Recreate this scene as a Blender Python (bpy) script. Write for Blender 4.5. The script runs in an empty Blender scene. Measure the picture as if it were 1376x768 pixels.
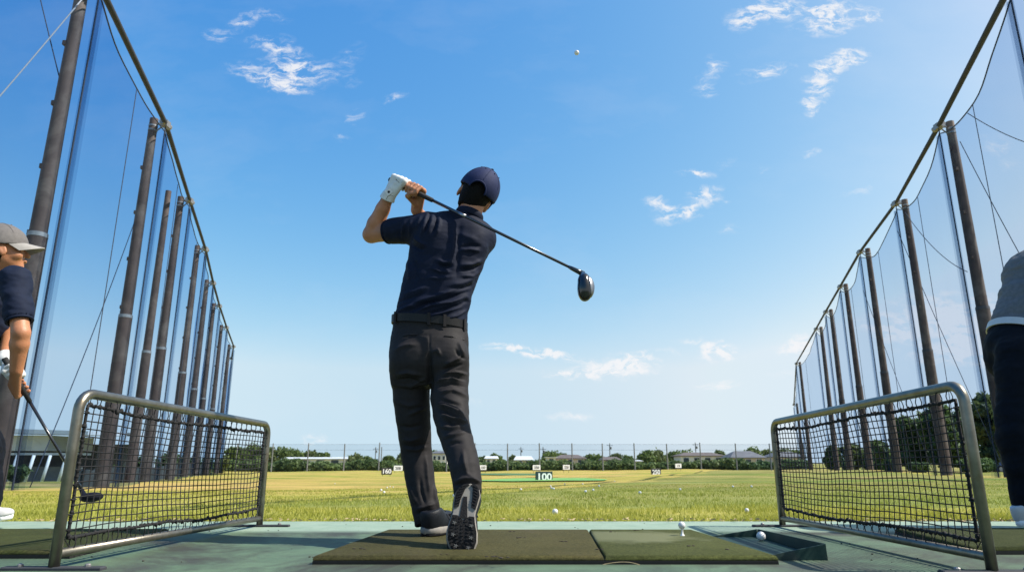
import bpy, math, random
import numpy as np
from mathutils import Vector, Matrix, noise as mnoise

random.seed(7)
rng = np.random.default_rng(7)
S = bpy.context.scene
COL = S.collection
R = math.radians

# ------------------------------------------------------------------ camera
CAM_H, PITCH, FPX = 0.306, R(14.55), 917.0
CP, SP = math.cos(PITCH), math.sin(PITCH)

def P(px, py, Y):
    """the point at depth Y (metres in front of the camera) on a sight line of the surveyed photograph"""
    u, w = (px - 688) / FPX, (384 - py) / FPX
    d = np.array([u, CP - w * SP, SP + w * CP])
    return np.array([0, 0, CAM_H]) + d * (Y / d[1])

def PZ(px, py, z):
    """the point at height z on a sight line"""
    u, w = (px - 688) / FPX, (384 - py) / FPX
    d = np.array([u, CP - w * SP, SP + w * CP])
    return np.array([0, 0, CAM_H]) + d * ((z - CAM_H) / d[2])

def project(v):
    rel = v - np.array([0, 0, CAM_H])
    zc = rel[:, 1] * CP + rel[:, 2] * SP
    yc = -rel[:, 1] * SP + rel[:, 2] * CP
    return 688 + FPX * rel[:, 0] / zc, 384 - FPX * yc / zc

def mpp(Y, z=0.9):
    """metres per photograph pixel at depth Y"""
    return (Y * CP + (z - CAM_H) * SP) / FPX

cam = bpy.data.objects.new('camera', bpy.data.cameras.new('camera'))
COL.objects.link(cam)
cam.location = (0, 0, CAM_H)
cam.rotation_euler = (R(90) + PITCH, 0, 0)
cam.data.sensor_width = 36
cam.data.lens = 36 * FPX / 1376
cam.data.clip_start = 0.05
cam.data.clip_end = 9000
cam.data.dof.use_dof = True
cam.data.dof.focus_distance = 2.95
cam.data.dof.aperture_fstop = 7.0
S.camera = cam

# ------------------------------------------------------------------ materials
def new_mat(name):
    m = bpy.data.materials.new(name)
    m.use_nodes = True
    nt = m.node_tree
    for n in list(nt.nodes):
        nt.nodes.remove(n)
    out = nt.nodes.new('ShaderNodeOutputMaterial')
    return m, nt, out

def nd(nt, t, ins=None, **kw):
    n = nt.nodes.new(t)
    for k, v in kw.items():
        setattr(n, k, v)
    if ins:
        for k, v in ins.items():
            s = n.inputs[k]
            if isinstance(v, bpy.types.NodeSocket):
                nt.links.new(v, s)
            else:
                s.default_value = v
    return n

def c4(c):
    return (c[0], c[1], c[2], 1)

def mixc(nt, fac, a, b, mode='MIX'):
    m = nd(nt, 'ShaderNodeMix', data_type='RGBA', blend_type=mode)
    for idx, v in ((0, fac), (6, a), (7, b)):
        if isinstance(v, bpy.types.NodeSocket):
            nt.links.new(v, m.inputs[idx])
        else:
            m.inputs[idx].default_value = v
    return m.outputs[2]

def ramp(nt, fac, stops):
    r = nd(nt, 'ShaderNodeValToRGB', {'Fac': fac})
    el = r.color_ramp.elements
    while len(el) < len(stops):
        el.new(0.5)
    for e, (p, c) in zip(el, stops):
        e.position = p
        e.color = c if len(c) == 4 else c4(c)
    return r.outputs['Color']

def noise_tex(nt, vec, scale, detail=5, rough=0.6, dist=0.0):
    return nd(nt, 'ShaderNodeTexNoise', {'Vector': vec, 'Scale': scale, 'Detail': detail, 'Roughness': rough, 'Distortion': dist}).outputs['Fac']

def coords(nt):
    a = nd(nt, 'ShaderNodeTexCoord').outputs['Object']
    b = nd(nt, 'ShaderNodeObjectInfo').outputs['Location']      # repeats do not share their stains
    return nd(nt, 'ShaderNodeVectorMath', {0: a, 1: b}, operation='ADD').outputs[0]

def mat(name, base, rough=0.6, var=0.25, scale=8.0, bump=0.0, bscale=60.0, metal=0.0, spec=0.5, sheen=0.0, stains=None, coat=0.0, sss=0.0):
    """one principled surface with a mottled colour and optional fine bump and stains"""
    m, nt, out = new_mat(name)
    co = coords(nt)
    f = noise_tex(nt, co, scale)
    lo = tuple(c * (1 - var) for c in base)
    hi = tuple(min(1, c * (1 + var)) for c in base)
    colr = ramp(nt, f, [(0.3, lo), (0.7, hi)])
    if stains:
        scol, sscale, lo_, hi_ = stains
        sf = noise_tex(nt, co, sscale, 6, 0.65, 0.4)
        sm = ramp(nt, sf, [(lo_, (0, 0, 0)), (hi_, (1, 1, 1))])
        colr = mixc(nt, sm, colr, c4(scol))
    b = nd(nt, 'ShaderNodeBsdfPrincipled', {'Base Color': colr, 'Roughness': rough, 'Metallic': metal, 'Specular IOR Level': spec, 'Sheen Weight': sheen, 'Coat Weight': coat})
    if sss:
        b.inputs['Subsurface Weight'].default_value = sss
        b.inputs['Subsurface Radius'].default_value = (0.012, 0.005, 0.003)
        b.inputs['Subsurface Scale'].default_value = 1.0
    if bump:
        bf = noise_tex(nt, co, bscale, 4, 0.6)
        bp = nd(nt, 'ShaderNodeBump', {'Height': bf, 'Strength': bump, 'Distance': 0.01})
        nt.links.new(bp.outputs[0], b.inputs['Normal'])
    nt.links.new(b.outputs[0], out.inputs[0])
    return m

M = {}
M['skin'] = mat('tanned_skin', (0.40, 0.168, 0.080), 0.5, 0.14, 14, 0.12, 180, sss=0.12)
M['shirt'] = mat('navy_polo_cloth', (0.0058, 0.009, 0.0225), 0.7, 0.12, 40, 0.10, 700, spec=0.14)
M['shirt2'] = mat('navy_cotton_cloth', (0.007, 0.012, 0.03), 0.8, 0.12, 40, 0.10, 700, spec=0.2)
M['grey_shirt'] = mat('grey_knit_cloth', (0.115, 0.12, 0.13), 0.85, 0.15, 60, 0.15, 600)
M['trousers'] = mat('charcoal_trouser_cloth', (0.0215, 0.0195, 0.0200), 0.65, 0.12, 50, 0.10, 700, spec=0.12)
M['dark_trousers'] = mat('dark_navy_trouser_cloth', (0.0035, 0.005, 0.009), 0.85, 0.2, 50, spec=0.15)
M['belt'] = mat('black_leather', (0.008, 0.0075, 0.0075), 0.42, 0.2, 60, 0.1, 300, spec=0.25)
M['white_belt'] = mat('white_leather', (0.5, 0.5, 0.5), 0.45, 0.05, 30)
M['hair'] = mat('black_hair', (0.005, 0.004, 0.0035), 0.75, 0.4, 120, 0.5, 400, spec=0.15)
M['cap'] = mat('navy_cap_cloth', (0.009, 0.016, 0.060), 0.75, 0.12, 60, 0.12, 800, spec=0.25)
M['cap_dark'] = mat('dark_cap_strap', (0.005, 0.006, 0.012), 0.8, 0.1, 60, spec=0.2)
M['grey_cap'] = mat('grey_cap_cloth', (0.12, 0.11, 0.105), 0.85, 0.15, 60, 0.12, 500)
M['pale_brim'] = mat('pale_brim_cloth', (0.27, 0.255, 0.24), 0.85, 0.1, 60)
M['glove'] = mat('white_glove_leather', (0.60, 0.60, 0.58), 0.55, 0.06, 50, 0.12, 250)
M['black'] = mat('black_rubber', (0.008, 0.008, 0.008), 0.6, 0.3, 50, 0.15, 300)
M['outsole'] = mat('black_outsole_rubber', (0.006, 0.006, 0.0065), 0.6, 0.4, 120, 0.3, 260, spec=0.2)
M['midsole'] = mat('pale_midsole_foam', (0.22, 0.205, 0.185), 0.7, 0.15, 60, stains=((0.22, 0.2, 0.16), 30, 0.5, 0.7))
M['cleat'] = mat('grey_cleat_plastic', (0.085, 0.085, 0.08), 0.6, 0.1, 30)
M['shoe'] = mat('dark_shoe_leather', (0.008, 0.010, 0.014), 0.5, 0.25, 60, 0.2, 200, spec=0.25)
M['shoe_white'] = mat('white_shoe_leather', (0.5, 0.5, 0.5), 0.4, 0.05, 40)
M['grip'] = mat('black_grip_rubber', (0.010, 0.010, 0.010), 0.7, 0.3, 200, 0.4, 500)
M['shaft'] = mat('dark_graphite_shaft', (0.012, 0.013, 0.017), 0.22, 0.1, 20, coat=0.4)
M['steel'] = mat('brushed_steel', (0.33, 0.33, 0.34), 0.32, 0.08, 30, metal=1.0)
M['crown'] = mat('black_club_head_paint', (0.006, 0.006, 0.008), 0.16, 0.1, 30, coat=0.5)
M['ball'] = mat('white_golf_ball', (0.62, 0.62, 0.61), 0.35, 0.03, 20, 0.0)
M['tee'] = mat('white_rubber_tee', (0.72, 0.72, 0.70), 0.5, 0.05, 30)
M['frame'] = mat('galvanised_tube', (0.21, 0.195, 0.160), 0.36, 0.22, 22, 0.05, 120, metal=0.85, stains=((0.17, 0.13, 0.08), 14, 0.56, 0.74))
M['rope'] = mat('black_net_rope', (0.005, 0.005, 0.006), 0.8, 0.3, 80)
M['mat_rubber'] = mat('black_mat_rubber', (0.008, 0.008, 0.007), 0.85, 0.3, 60)
M['tray'] = mat('dark_green_plastic', (0.012, 0.036, 0.030), 0.6, 0.2, 14, 0.1, 200, spec=0.2, stains=((0.035, 0.045, 0.04), 9, 0.5, 0.72))
M['pole'] = mat('weathered_brown_pole', (0.105, 0.064, 0.046), 0.75, 0.3, 1.3, 0.3, 12, stains=((0.19, 0.135, 0.10), 0.55, 0.50, 0.66))
M['pole_sleeve'] = mat('weathered_brown_sleeve', (0.092, 0.056, 0.041), 0.78, 0.3, 1.5, 0.3, 12, stains=((0.17, 0.12, 0.09), 0.6, 0.50, 0.66))
M['pole_ring'] = mat('pale_pole_ring', (0.30, 0.28, 0.26), 0.6, 0.2, 6)
M['rail'] = mat('grey_painted_rail', (0.042, 0.044, 0.050), 0.7, 0.2, 3, spec=0.2)
M['bracket'] = mat('galvanised_bracket', (0.26, 0.25, 0.24), 0.45, 0.2, 8, metal=0.6)
M['wire'] = mat('steel_wire', (0.045, 0.055, 0.08), 0.7, 0.1, 5, spec=0.2)
M['pale_rope'] = mat('pale_twine', (0.42, 0.40, 0.40), 0.8, 0.1, 20)
M['bark'] = mat('grey_brown_bark', (0.085, 0.065, 0.048), 0.9, 0.35, 5, 0.5, 20)
M['white_wall'] = mat('white_wall_paint', (0.66, 0.65, 0.62), 0.8, 0.08, 1.0, stains=((0.45, 0.43, 0.40), 0.7, 0.55, 0.75))
M['cream_wall'] = mat('cream_wall_render', (0.46, 0.42, 0.36), 0.85, 0.1, 1.0)
M['grey_wall'] = mat('grey_shed_panel', (0.19, 0.19, 0.18), 0.8, 0.35, 0.9)
M['pale_roof'] = mat('pale_sheet_roof', (0.62, 0.64, 0.66), 0.5, 0.12, 0.6)
M['brown_roof'] = mat('brown_tile_roof', (0.12, 0.098, 0.092), 0.8, 0.25, 1.2)
M['grey_roof'] = mat('grey_tile_roof', (0.115, 0.12, 0.135), 0.7, 0.25, 1.2)
M['glass'] = mat('dark_window_glass', (0.03, 0.04, 0.05), 0.1, 0.2, 2)
M['white_paint'] = mat('white_metal_paint', (0.78, 0.78, 0.76), 0.5, 0.1, 3)
M['blue_paint'] = mat('blue_van_paint', (0.05, 0.14, 0.42), 0.3, 0.08, 3, coat=0.3)
M['skirt'] = mat('dark_windbreak_cloth', (0.045, 0.048, 0.045), 0.9, 0.4, 0.7, 0.2, 20)
M['pole_band'] = mat('dull_pole_ring', (0.09, 0.075, 0.07), 0.7, 0.2, 6)
M['sign_dark'] = mat('dark_green_sign_board', (0.012, 0.035, 0.038), 0.5, 0.1, 5)
M['sign_white'] = mat('white_sign_board', (0.78, 0.78, 0.78), 0.5, 0.04, 5)
M['sign_black'] = mat('black_sign_board', (0.02, 0.02, 0.022), 0.5, 0.1, 5)
M['digit_white'] = mat('white_sign_lettering', (0.82, 0.82, 0.82), 0.5, 0.02, 5)
M['digit_black'] = mat('black_sign_lettering', (0.02, 0.02, 0.02), 0.5, 0.02, 5)
M['straw'] = mat('dry_straw', (0.32, 0.25, 0.14), 0.9, 0.35, 30)
M['twig'] = mat('dark_debris', (0.05, 0.04, 0.03), 0.9, 0.3, 30)
M['concrete_post'] = mat('grey_fence_post', (0.16, 0.165, 0.165), 0.8, 0.15, 2)

# golf ball dimples
def dimples():
    m = M['ball']; nt = m.node_tree
    b = [n for n in nt.nodes if n.type == 'BSDF_PRINCIPLED'][0]
    v = nd(nt, 'ShaderNodeTexVoronoi', {'Vector': coords(nt), 'Scale': 260.0}, feature='F1')
    bp = nd(nt, 'ShaderNodeBump', {'Height': v.outputs['Distance'], 'Strength': 0.5, 'Distance': 0.002})
    nt.links.new(bp.outputs[0], b.inputs['Normal'])
dimples()

def net_mat(name, colr, alpha, tint=(1, 1, 1)):
    """fine netting: the threads are far under a pixel wide, so the cloth lets most light through"""
    m, nt, out = new_mat(name)
    co = coords(nt)
    f = noise_tex(nt, co, 0.22, 3, 0.5)
    a = nd(nt, 'ShaderNodeMapRange', {'Value': f, 'From Min': 0.3, 'From Max': 0.7, 'To Min': alpha * 0.75, 'To Max': alpha * 1.25})
    t = nd(nt, 'ShaderNodeBsdfTransparent')
    t.inputs['Color'].default_value = c4(tint)
    d = nd(nt, 'ShaderNodeBsdfDiffuse', {'Color': c4(colr), 'Roughness': 1.0})
    mx = nd(nt, 'ShaderNodeMixShader', {0: a.outputs[0], 1: t.outputs[0], 2: d.outputs[0]})
    nt.links.new(mx.outputs[0], out.inputs[0])
    return m
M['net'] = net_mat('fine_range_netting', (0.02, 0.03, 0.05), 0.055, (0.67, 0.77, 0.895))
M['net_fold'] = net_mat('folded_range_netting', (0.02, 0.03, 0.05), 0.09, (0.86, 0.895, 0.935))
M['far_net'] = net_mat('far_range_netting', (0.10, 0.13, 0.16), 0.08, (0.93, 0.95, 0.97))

def leaf_mat(name, base, tip, scale):
    """leaves: colour differs from clump to clump, some light comes through the leaf"""
    m, nt, out = new_mat(name)
    co = coords(nt)
    f = noise_tex(nt, co, scale, 3, 0.6)
    colr = ramp(nt, f, [(0.32, base), (0.68, tip)])
    d = nd(nt, 'ShaderNodeBsdfPrincipled', {'Base Color': colr, 'Roughness': 0.55, 'Specular IOR Level': 0.3})
    t = nd(nt, 'ShaderNodeBsdfTranslucent', {'Color': colr})
    mx = nd(nt, 'ShaderNodeMixShader', {0: 0.42, 1: d.outputs[0], 2: t.outputs[0]})
    nt.links.new(mx.outputs[0], out.inputs[0])
    return m
M['leaf_a'] = leaf_mat('dark_green_leaves', (0.06, 0.10, 0.028), (0.155, 0.21, 0.06), 0.9)
M['leaf_b'] = leaf_mat('mid_green_leaves', (0.075, 0.125, 0.035), (0.19, 0.25, 0.07), 0.8)
M['leaf_c'] = leaf_mat('olive_leaves', (0.075, 0.105, 0.036), (0.165, 0.20, 0.068), 0.7)
M['hedge_leaf'] = leaf_mat('hedge_leaves', (0.075, 0.125, 0.045), (0.20, 0.27, 0.095), 0.35)
M['blade'] = leaf_mat('grass_blades', (0.25, 0.27, 0.034), (0.50, 0.48, 0.095), 1.6)

def field_mat():
    m, nt, out = new_mat('mown_range_grass')
    co = coords(nt)
    mp = nd(nt, 'ShaderNodeMapping', {'Vector': co, 'Scale': (0.35, 1.0, 1.0)})
    big = noise_tex(nt, mp.outputs[0], 0.16, 5, 0.62, 0.6)
    mid = noise_tex(nt, mp.outputs[0], 1.1, 5, 0.65)
    fine = noise_tex(nt, co, 34.0, 4, 0.7)
    st = nd(nt, 'ShaderNodeMapping', {'Vector': co, 'Scale': (0.03, 0.16, 1.0), 'Rotation': (0, 0, 0.12)})
    streak = noise_tex(nt, st.outputs[0], 1.6, 5, 0.6, 0.8)
    a = ramp(nt, big, [(0.38, (0.24, 0.27, 0.052)), (0.50, (0.38, 0.325, 0.092)), (0.60, (0.47, 0.33, 0.128))])
    a2 = ramp(nt, streak, [(0.38, (0.20, 0.25, 0.048)), (0.46, (0.36, 0.315, 0.087)), (0.54, (0.43, 0.315, 0.112)), (0.62, (0.52, 0.355, 0.15))])
    a = mixc(nt, 0.68, a, a2)
    b = ramp(nt, mid, [(0.35, (0.62, 0.70, 0.55)), (0.65, (1.18, 1.12, 1.05))])
    c = ramp(nt, fine, [(0.3, (0.62, 0.66, 0.6)), (0.7, (1.25, 1.22, 1.15))])
    colr = mixc(nt, 1.0, mixc(nt, 1.0, a, b, 'MULTIPLY'), c, 'MULTIPLY')
    sx = nd(nt, 'ShaderNodeSeparateXYZ', {0: co})
    edgen = nd(nt, 'ShaderNodeMath', {0: noise_tex(nt, co, 2.2, 5, 0.7), 1: 0.55, 2: sx.outputs['Y']}, operation='MULTIPLY_ADD')
    dirt = nd(nt, 'ShaderNodeMapRange', {'Value': edgen.outputs[0], 'From Min': 4.34, 'From Max': 4.50, 'To Min': 1.0, 'To Max': 0.0})
    soil = ramp(nt, noise_tex(nt, co, 60.0, 4, 0.7), [(0.35, (0.10, 0.075, 0.04)), (0.6, (0.30, 0.24, 0.14)), (0.75, (0.42, 0.35, 0.21))])
    colr = mixc(nt, dirt.outputs[0], colr, soil)
    lush = nd(nt, 'ShaderNodeMapRange', {'Value': sx.outputs['Y'], 'From Min': 7.0, 'From Max': 15.0, 'To Min': 0.75, 'To Max': 0.0})
    colr = mixc(nt, lush.outputs[0], colr, ramp(nt, fine, [(0.3, (0.17, 0.195, 0.036)), (0.7, (0.42, 0.40, 0.09))]))
    bare = ramp(nt, noise_tex(nt, mp.outputs[0], 0.55, 4, 0.6, 0.5), [(0.63, (0, 0, 0)), (0.74, (1, 1, 1))])
    colr = mixc(nt, bare, colr, (0.42, 0.31, 0.15, 1))
    bs = nd(nt, 'ShaderNodeBsdfPrincipled', {'Base Color': colr, 'Roughness': 0.95, 'Specular IOR Level': 0.1})
    bp = nd(nt, 'ShaderNodeBump', {'Height': fine, 'Strength': 0.7, 'Distance': 0.03})
    nt.links.new(bp.outputs[0], bs.inputs['Normal'])
    nt.links.new(bs.outputs[0], out.inputs[0])
    return m
M['field'] = field_mat()
M['green'] = mat('bright_target_turf', (0.13, 0.31, 0.07), 0.9, 0.25, 1.2)
M['green_dark'] = mat('dark_fringe_turf', (0.045, 0.12, 0.035), 0.9, 0.25, 1.2)

def floor_mat():
    m, nt, out = new_mat('green_painted_concrete')
    co = coords(nt)
    f = noise_tex(nt, co, 3.0, 6, 0.65)
    base = ramp(nt, f, [(0.3, (0.070, 0.116, 0.068)), (0.7, (0.110, 0.168, 0.102))])
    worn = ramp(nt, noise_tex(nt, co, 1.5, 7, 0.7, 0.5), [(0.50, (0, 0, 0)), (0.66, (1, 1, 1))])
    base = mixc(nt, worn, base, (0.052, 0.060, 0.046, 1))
    dirt = ramp(nt, noise_tex(nt, co, 0.9, 7, 0.72, 0.9), [(0.46, (0, 0, 0)), (0.61, (0.9, 0.9, 0.9))])  # dark stains, also standing in for shade put into the floor colour
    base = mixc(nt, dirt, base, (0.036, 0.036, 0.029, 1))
    # sunlit look of the strip by the grass, put into a paler colour
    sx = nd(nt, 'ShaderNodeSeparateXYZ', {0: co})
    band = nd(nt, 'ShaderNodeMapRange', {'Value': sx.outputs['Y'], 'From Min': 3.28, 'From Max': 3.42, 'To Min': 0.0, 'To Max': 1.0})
    lit_strip = ramp(nt, noise_tex(nt, co, 7.0, 5, 0.7), [(0.3, (0.20, 0.28, 0.205)), (0.75, (0.285, 0.36, 0.275))])
    base = mixc(nt, band.outputs[0], base, lit_strip)
    speck = nd(nt, 'ShaderNodeTexVoronoi', {'Vector': co, 'Scale': 26.0}, feature='F1')
    sp = ramp(nt, speck.outputs['Distance'], [(0.05, (1, 1, 1)), (0.10, (0, 0, 0))])
    base = mixc(nt, sp, base, (0.055, 0.05, 0.04, 1))
    fine = noise_tex(nt, co, 120.0, 4, 0.7)
    rr = nd(nt, 'ShaderNodeMapRange', {'Value': f, 'To Min': 0.55, 'To Max': 0.85})
    bs = nd(nt, 'ShaderNodeBsdfPrincipled', {'Base Color': base, 'Roughness': rr.outputs[0], 'Specular IOR Level': 0.35})
    bp = nd(nt, 'ShaderNodeBump', {'Height': fine, 'Strength': 0.35, 'Distance': 0.006})
    nt.links.new(bp.outputs[0], bs.inputs['Normal'])
    nt.links.new(bs.outputs[0], out.inputs[0])
    return m
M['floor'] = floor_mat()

def turf_mat(name, lo, hi, patch):
    """artificial turf: short fibres, dust and worn patches"""
    m, nt, out = new_mat(name)
    co = coords(nt)
    f = noise_tex(nt, co, 5.0, 6, 0.7)
    base = ramp(nt, f, [(0.3, lo), (0.7, hi)])
    fib = noise_tex(nt, co, 420.0, 3, 0.7)
    base = mixc(nt, 1.0, base, ramp(nt, fib, [(0.3, (0.55, 0.55, 0.55)), (0.7, (1.35, 1.35, 1.3))]), 'MULTIPLY')
    clump = noise_tex(nt, co, 75.0, 5, 0.75)
    base = mixc(nt, 1.0, base, ramp(nt, clump, [(0.34, (0.62, 0.62, 0.58)), (0.66, (1.38, 1.36, 1.3))]), 'MULTIPLY')
    dirt = ramp(nt, noise_tex(nt, co, 2.6, 6, 0.7, 0.7), [(0.55, (0, 0, 0)), (0.70, (0.7, 0.7, 0.7))])
    base = mixc(nt, dirt, base, (0.075, 0.062, 0.035, 1))
    speck = nd(nt, 'ShaderNodeTexVoronoi', {'Vector': co, 'Scale': 13.0}, feature='F1')
    base = mixc(nt, ramp(nt, speck.outputs['Distance'], [(0.05, (1, 1, 1)), (0.09, (0, 0, 0))]), base, (0.02, 0.018, 0.012, 1))
    if patch:
        mp = nd(nt, 'ShaderNodeMapping', {'Vector': co, 'Location': patch[0], 'Scale': patch[1]}, vector_type='TEXTURE')
        wob = nd(nt, 'ShaderNodeVectorMath', {0: mp.outputs[0], 1: nd(nt, 'ShaderNodeTexNoise', {'Vector': co, 'Scale': 9.0}).outputs['Color']}, operation='ADD')
        off = nd(nt, 'ShaderNodeVectorMath', {0: wob.outputs[0], 1: (0.5, 0.5, 0.5)}, operation='SUBTRACT')
        g = nd(nt, 'ShaderNodeTexGradient', {'Vector': off.outputs[0]}, gradient_type='SPHERICAL')
        g2 = ramp(nt, g.outputs['Fac'], [(0.02, (0, 0, 0)), (0.45, (0.9, 0.9, 0.9))])
        base = mixc(nt, g2, base, (0.17, 0.18, 0.095, 1))
    bs = nd(nt, 'ShaderNodeBsdfPrincipled', {'Base Color': base, 'Roughness': 0.92, 'Specular IOR Level': 0.15})
    bp = nd(nt, 'ShaderNodeBump', {'Height': fib, 'Strength': 0.8, 'Distance': 0.006})
    nt.links.new(bp.outputs[0], bs.inputs['Normal'])
    nt.links.new(bs.outputs[0], out.inputs[0])
    return m
M['turf_old'] = turf_mat('worn_brown_turf', (0.052, 0.049, 0.019), (0.080, 0.074, 0.030), None)
M['turf_new'] = turf_mat('olive_green_turf', (0.052, 0.062, 0.019), (0.080, 0.090, 0.030), ((0.46, 2.86, 0.025), (0.30, 0.26, 0.3)))
M['turf_side'] = turf_mat('dark_olive_turf', (0.036, 0.045, 0.014), (0.056, 0.066, 0.022), None)

# ------------------------------------------------------------------ objects
def top(o):
    while o.parent is not None:
        o = o.parent
    return o

def origin_of(o):
    return np.array(top(o).location) if o is not None else np.zeros(3)

def mesh_from(name, v, f, smooth=True):
    me = bpy.data.meshes.new(name)
    v = np.asarray(v, dtype=np.float32).reshape(-1, 3)
    if isinstance(f, np.ndarray):
        n = f.shape[1]
        me.vertices.add(len(v)); me.vertices.foreach_set('co', v.ravel())
        me.loops.add(f.size); me.loops.foreach_set('vertex_index', f.astype(np.int32).ravel())
        me.polygons.add(len(f)); me.polygons.foreach_set('loop_start', np.arange(0, f.size, n, dtype=np.int32))
        me.update(calc_edges=True); me.validate()
    else:
        me.from_pydata(v.tolist(), [], f)
    if smooth and len(me.polygons):
        me.polygons.foreach_set('use_smooth', np.ones(len(me.polygons), dtype=bool))
    me.update()
    return me

def tag(o, label=None, cat=None, group=None, kind=None):
    if label: o['label'] = label
    if cat: o['category'] = cat
    if group: o['group'] = group
    if kind: o['kind'] = kind
    return o

def link(name, me, m, parent=None, origin=None):
    """links mesh data given in world coordinates; a child stores it relative to its thing's base"""
    o = bpy.data.objects.new(name, me)
    COL.objects.link(o)
    if m is not None:
        me.materials.clear()
        for k in (m if isinstance(m, (list, tuple)) else [m]):
            me.materials.append(k)
    off = origin_of(parent) if parent is not None else (np.array(origin) if origin is not None else np.zeros(3))
    if np.any(off):
        me.transform(Matrix.Translation(Vector((-off).tolist())))
    if parent is not None:
        o.parent = parent
    elif origin is not None:
        o.location = Vector(np.array(origin).tolist())
    return o

def thing(name, label, cat, loc=(0, 0, 0), group=None):
    o = bpy.data.objects.new(name, None)
    COL.objects.link(o)
    o.location = Vector(np.array(loc, dtype=float).tolist())
    o.empty_display_size = 0.2
    return tag(o, label, cat, group)

def copy_tree(o, parent=None):
    c = o.copy(); COL.objects.link(c)
    if parent is not None: c.parent = parent
    for ch in list(o.children):
        copy_tree(ch, c)
    return c

def unit(v):
    v = np.asarray(v, dtype=float)
    return v / (np.linalg.norm(v) + 1e-12)

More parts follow.
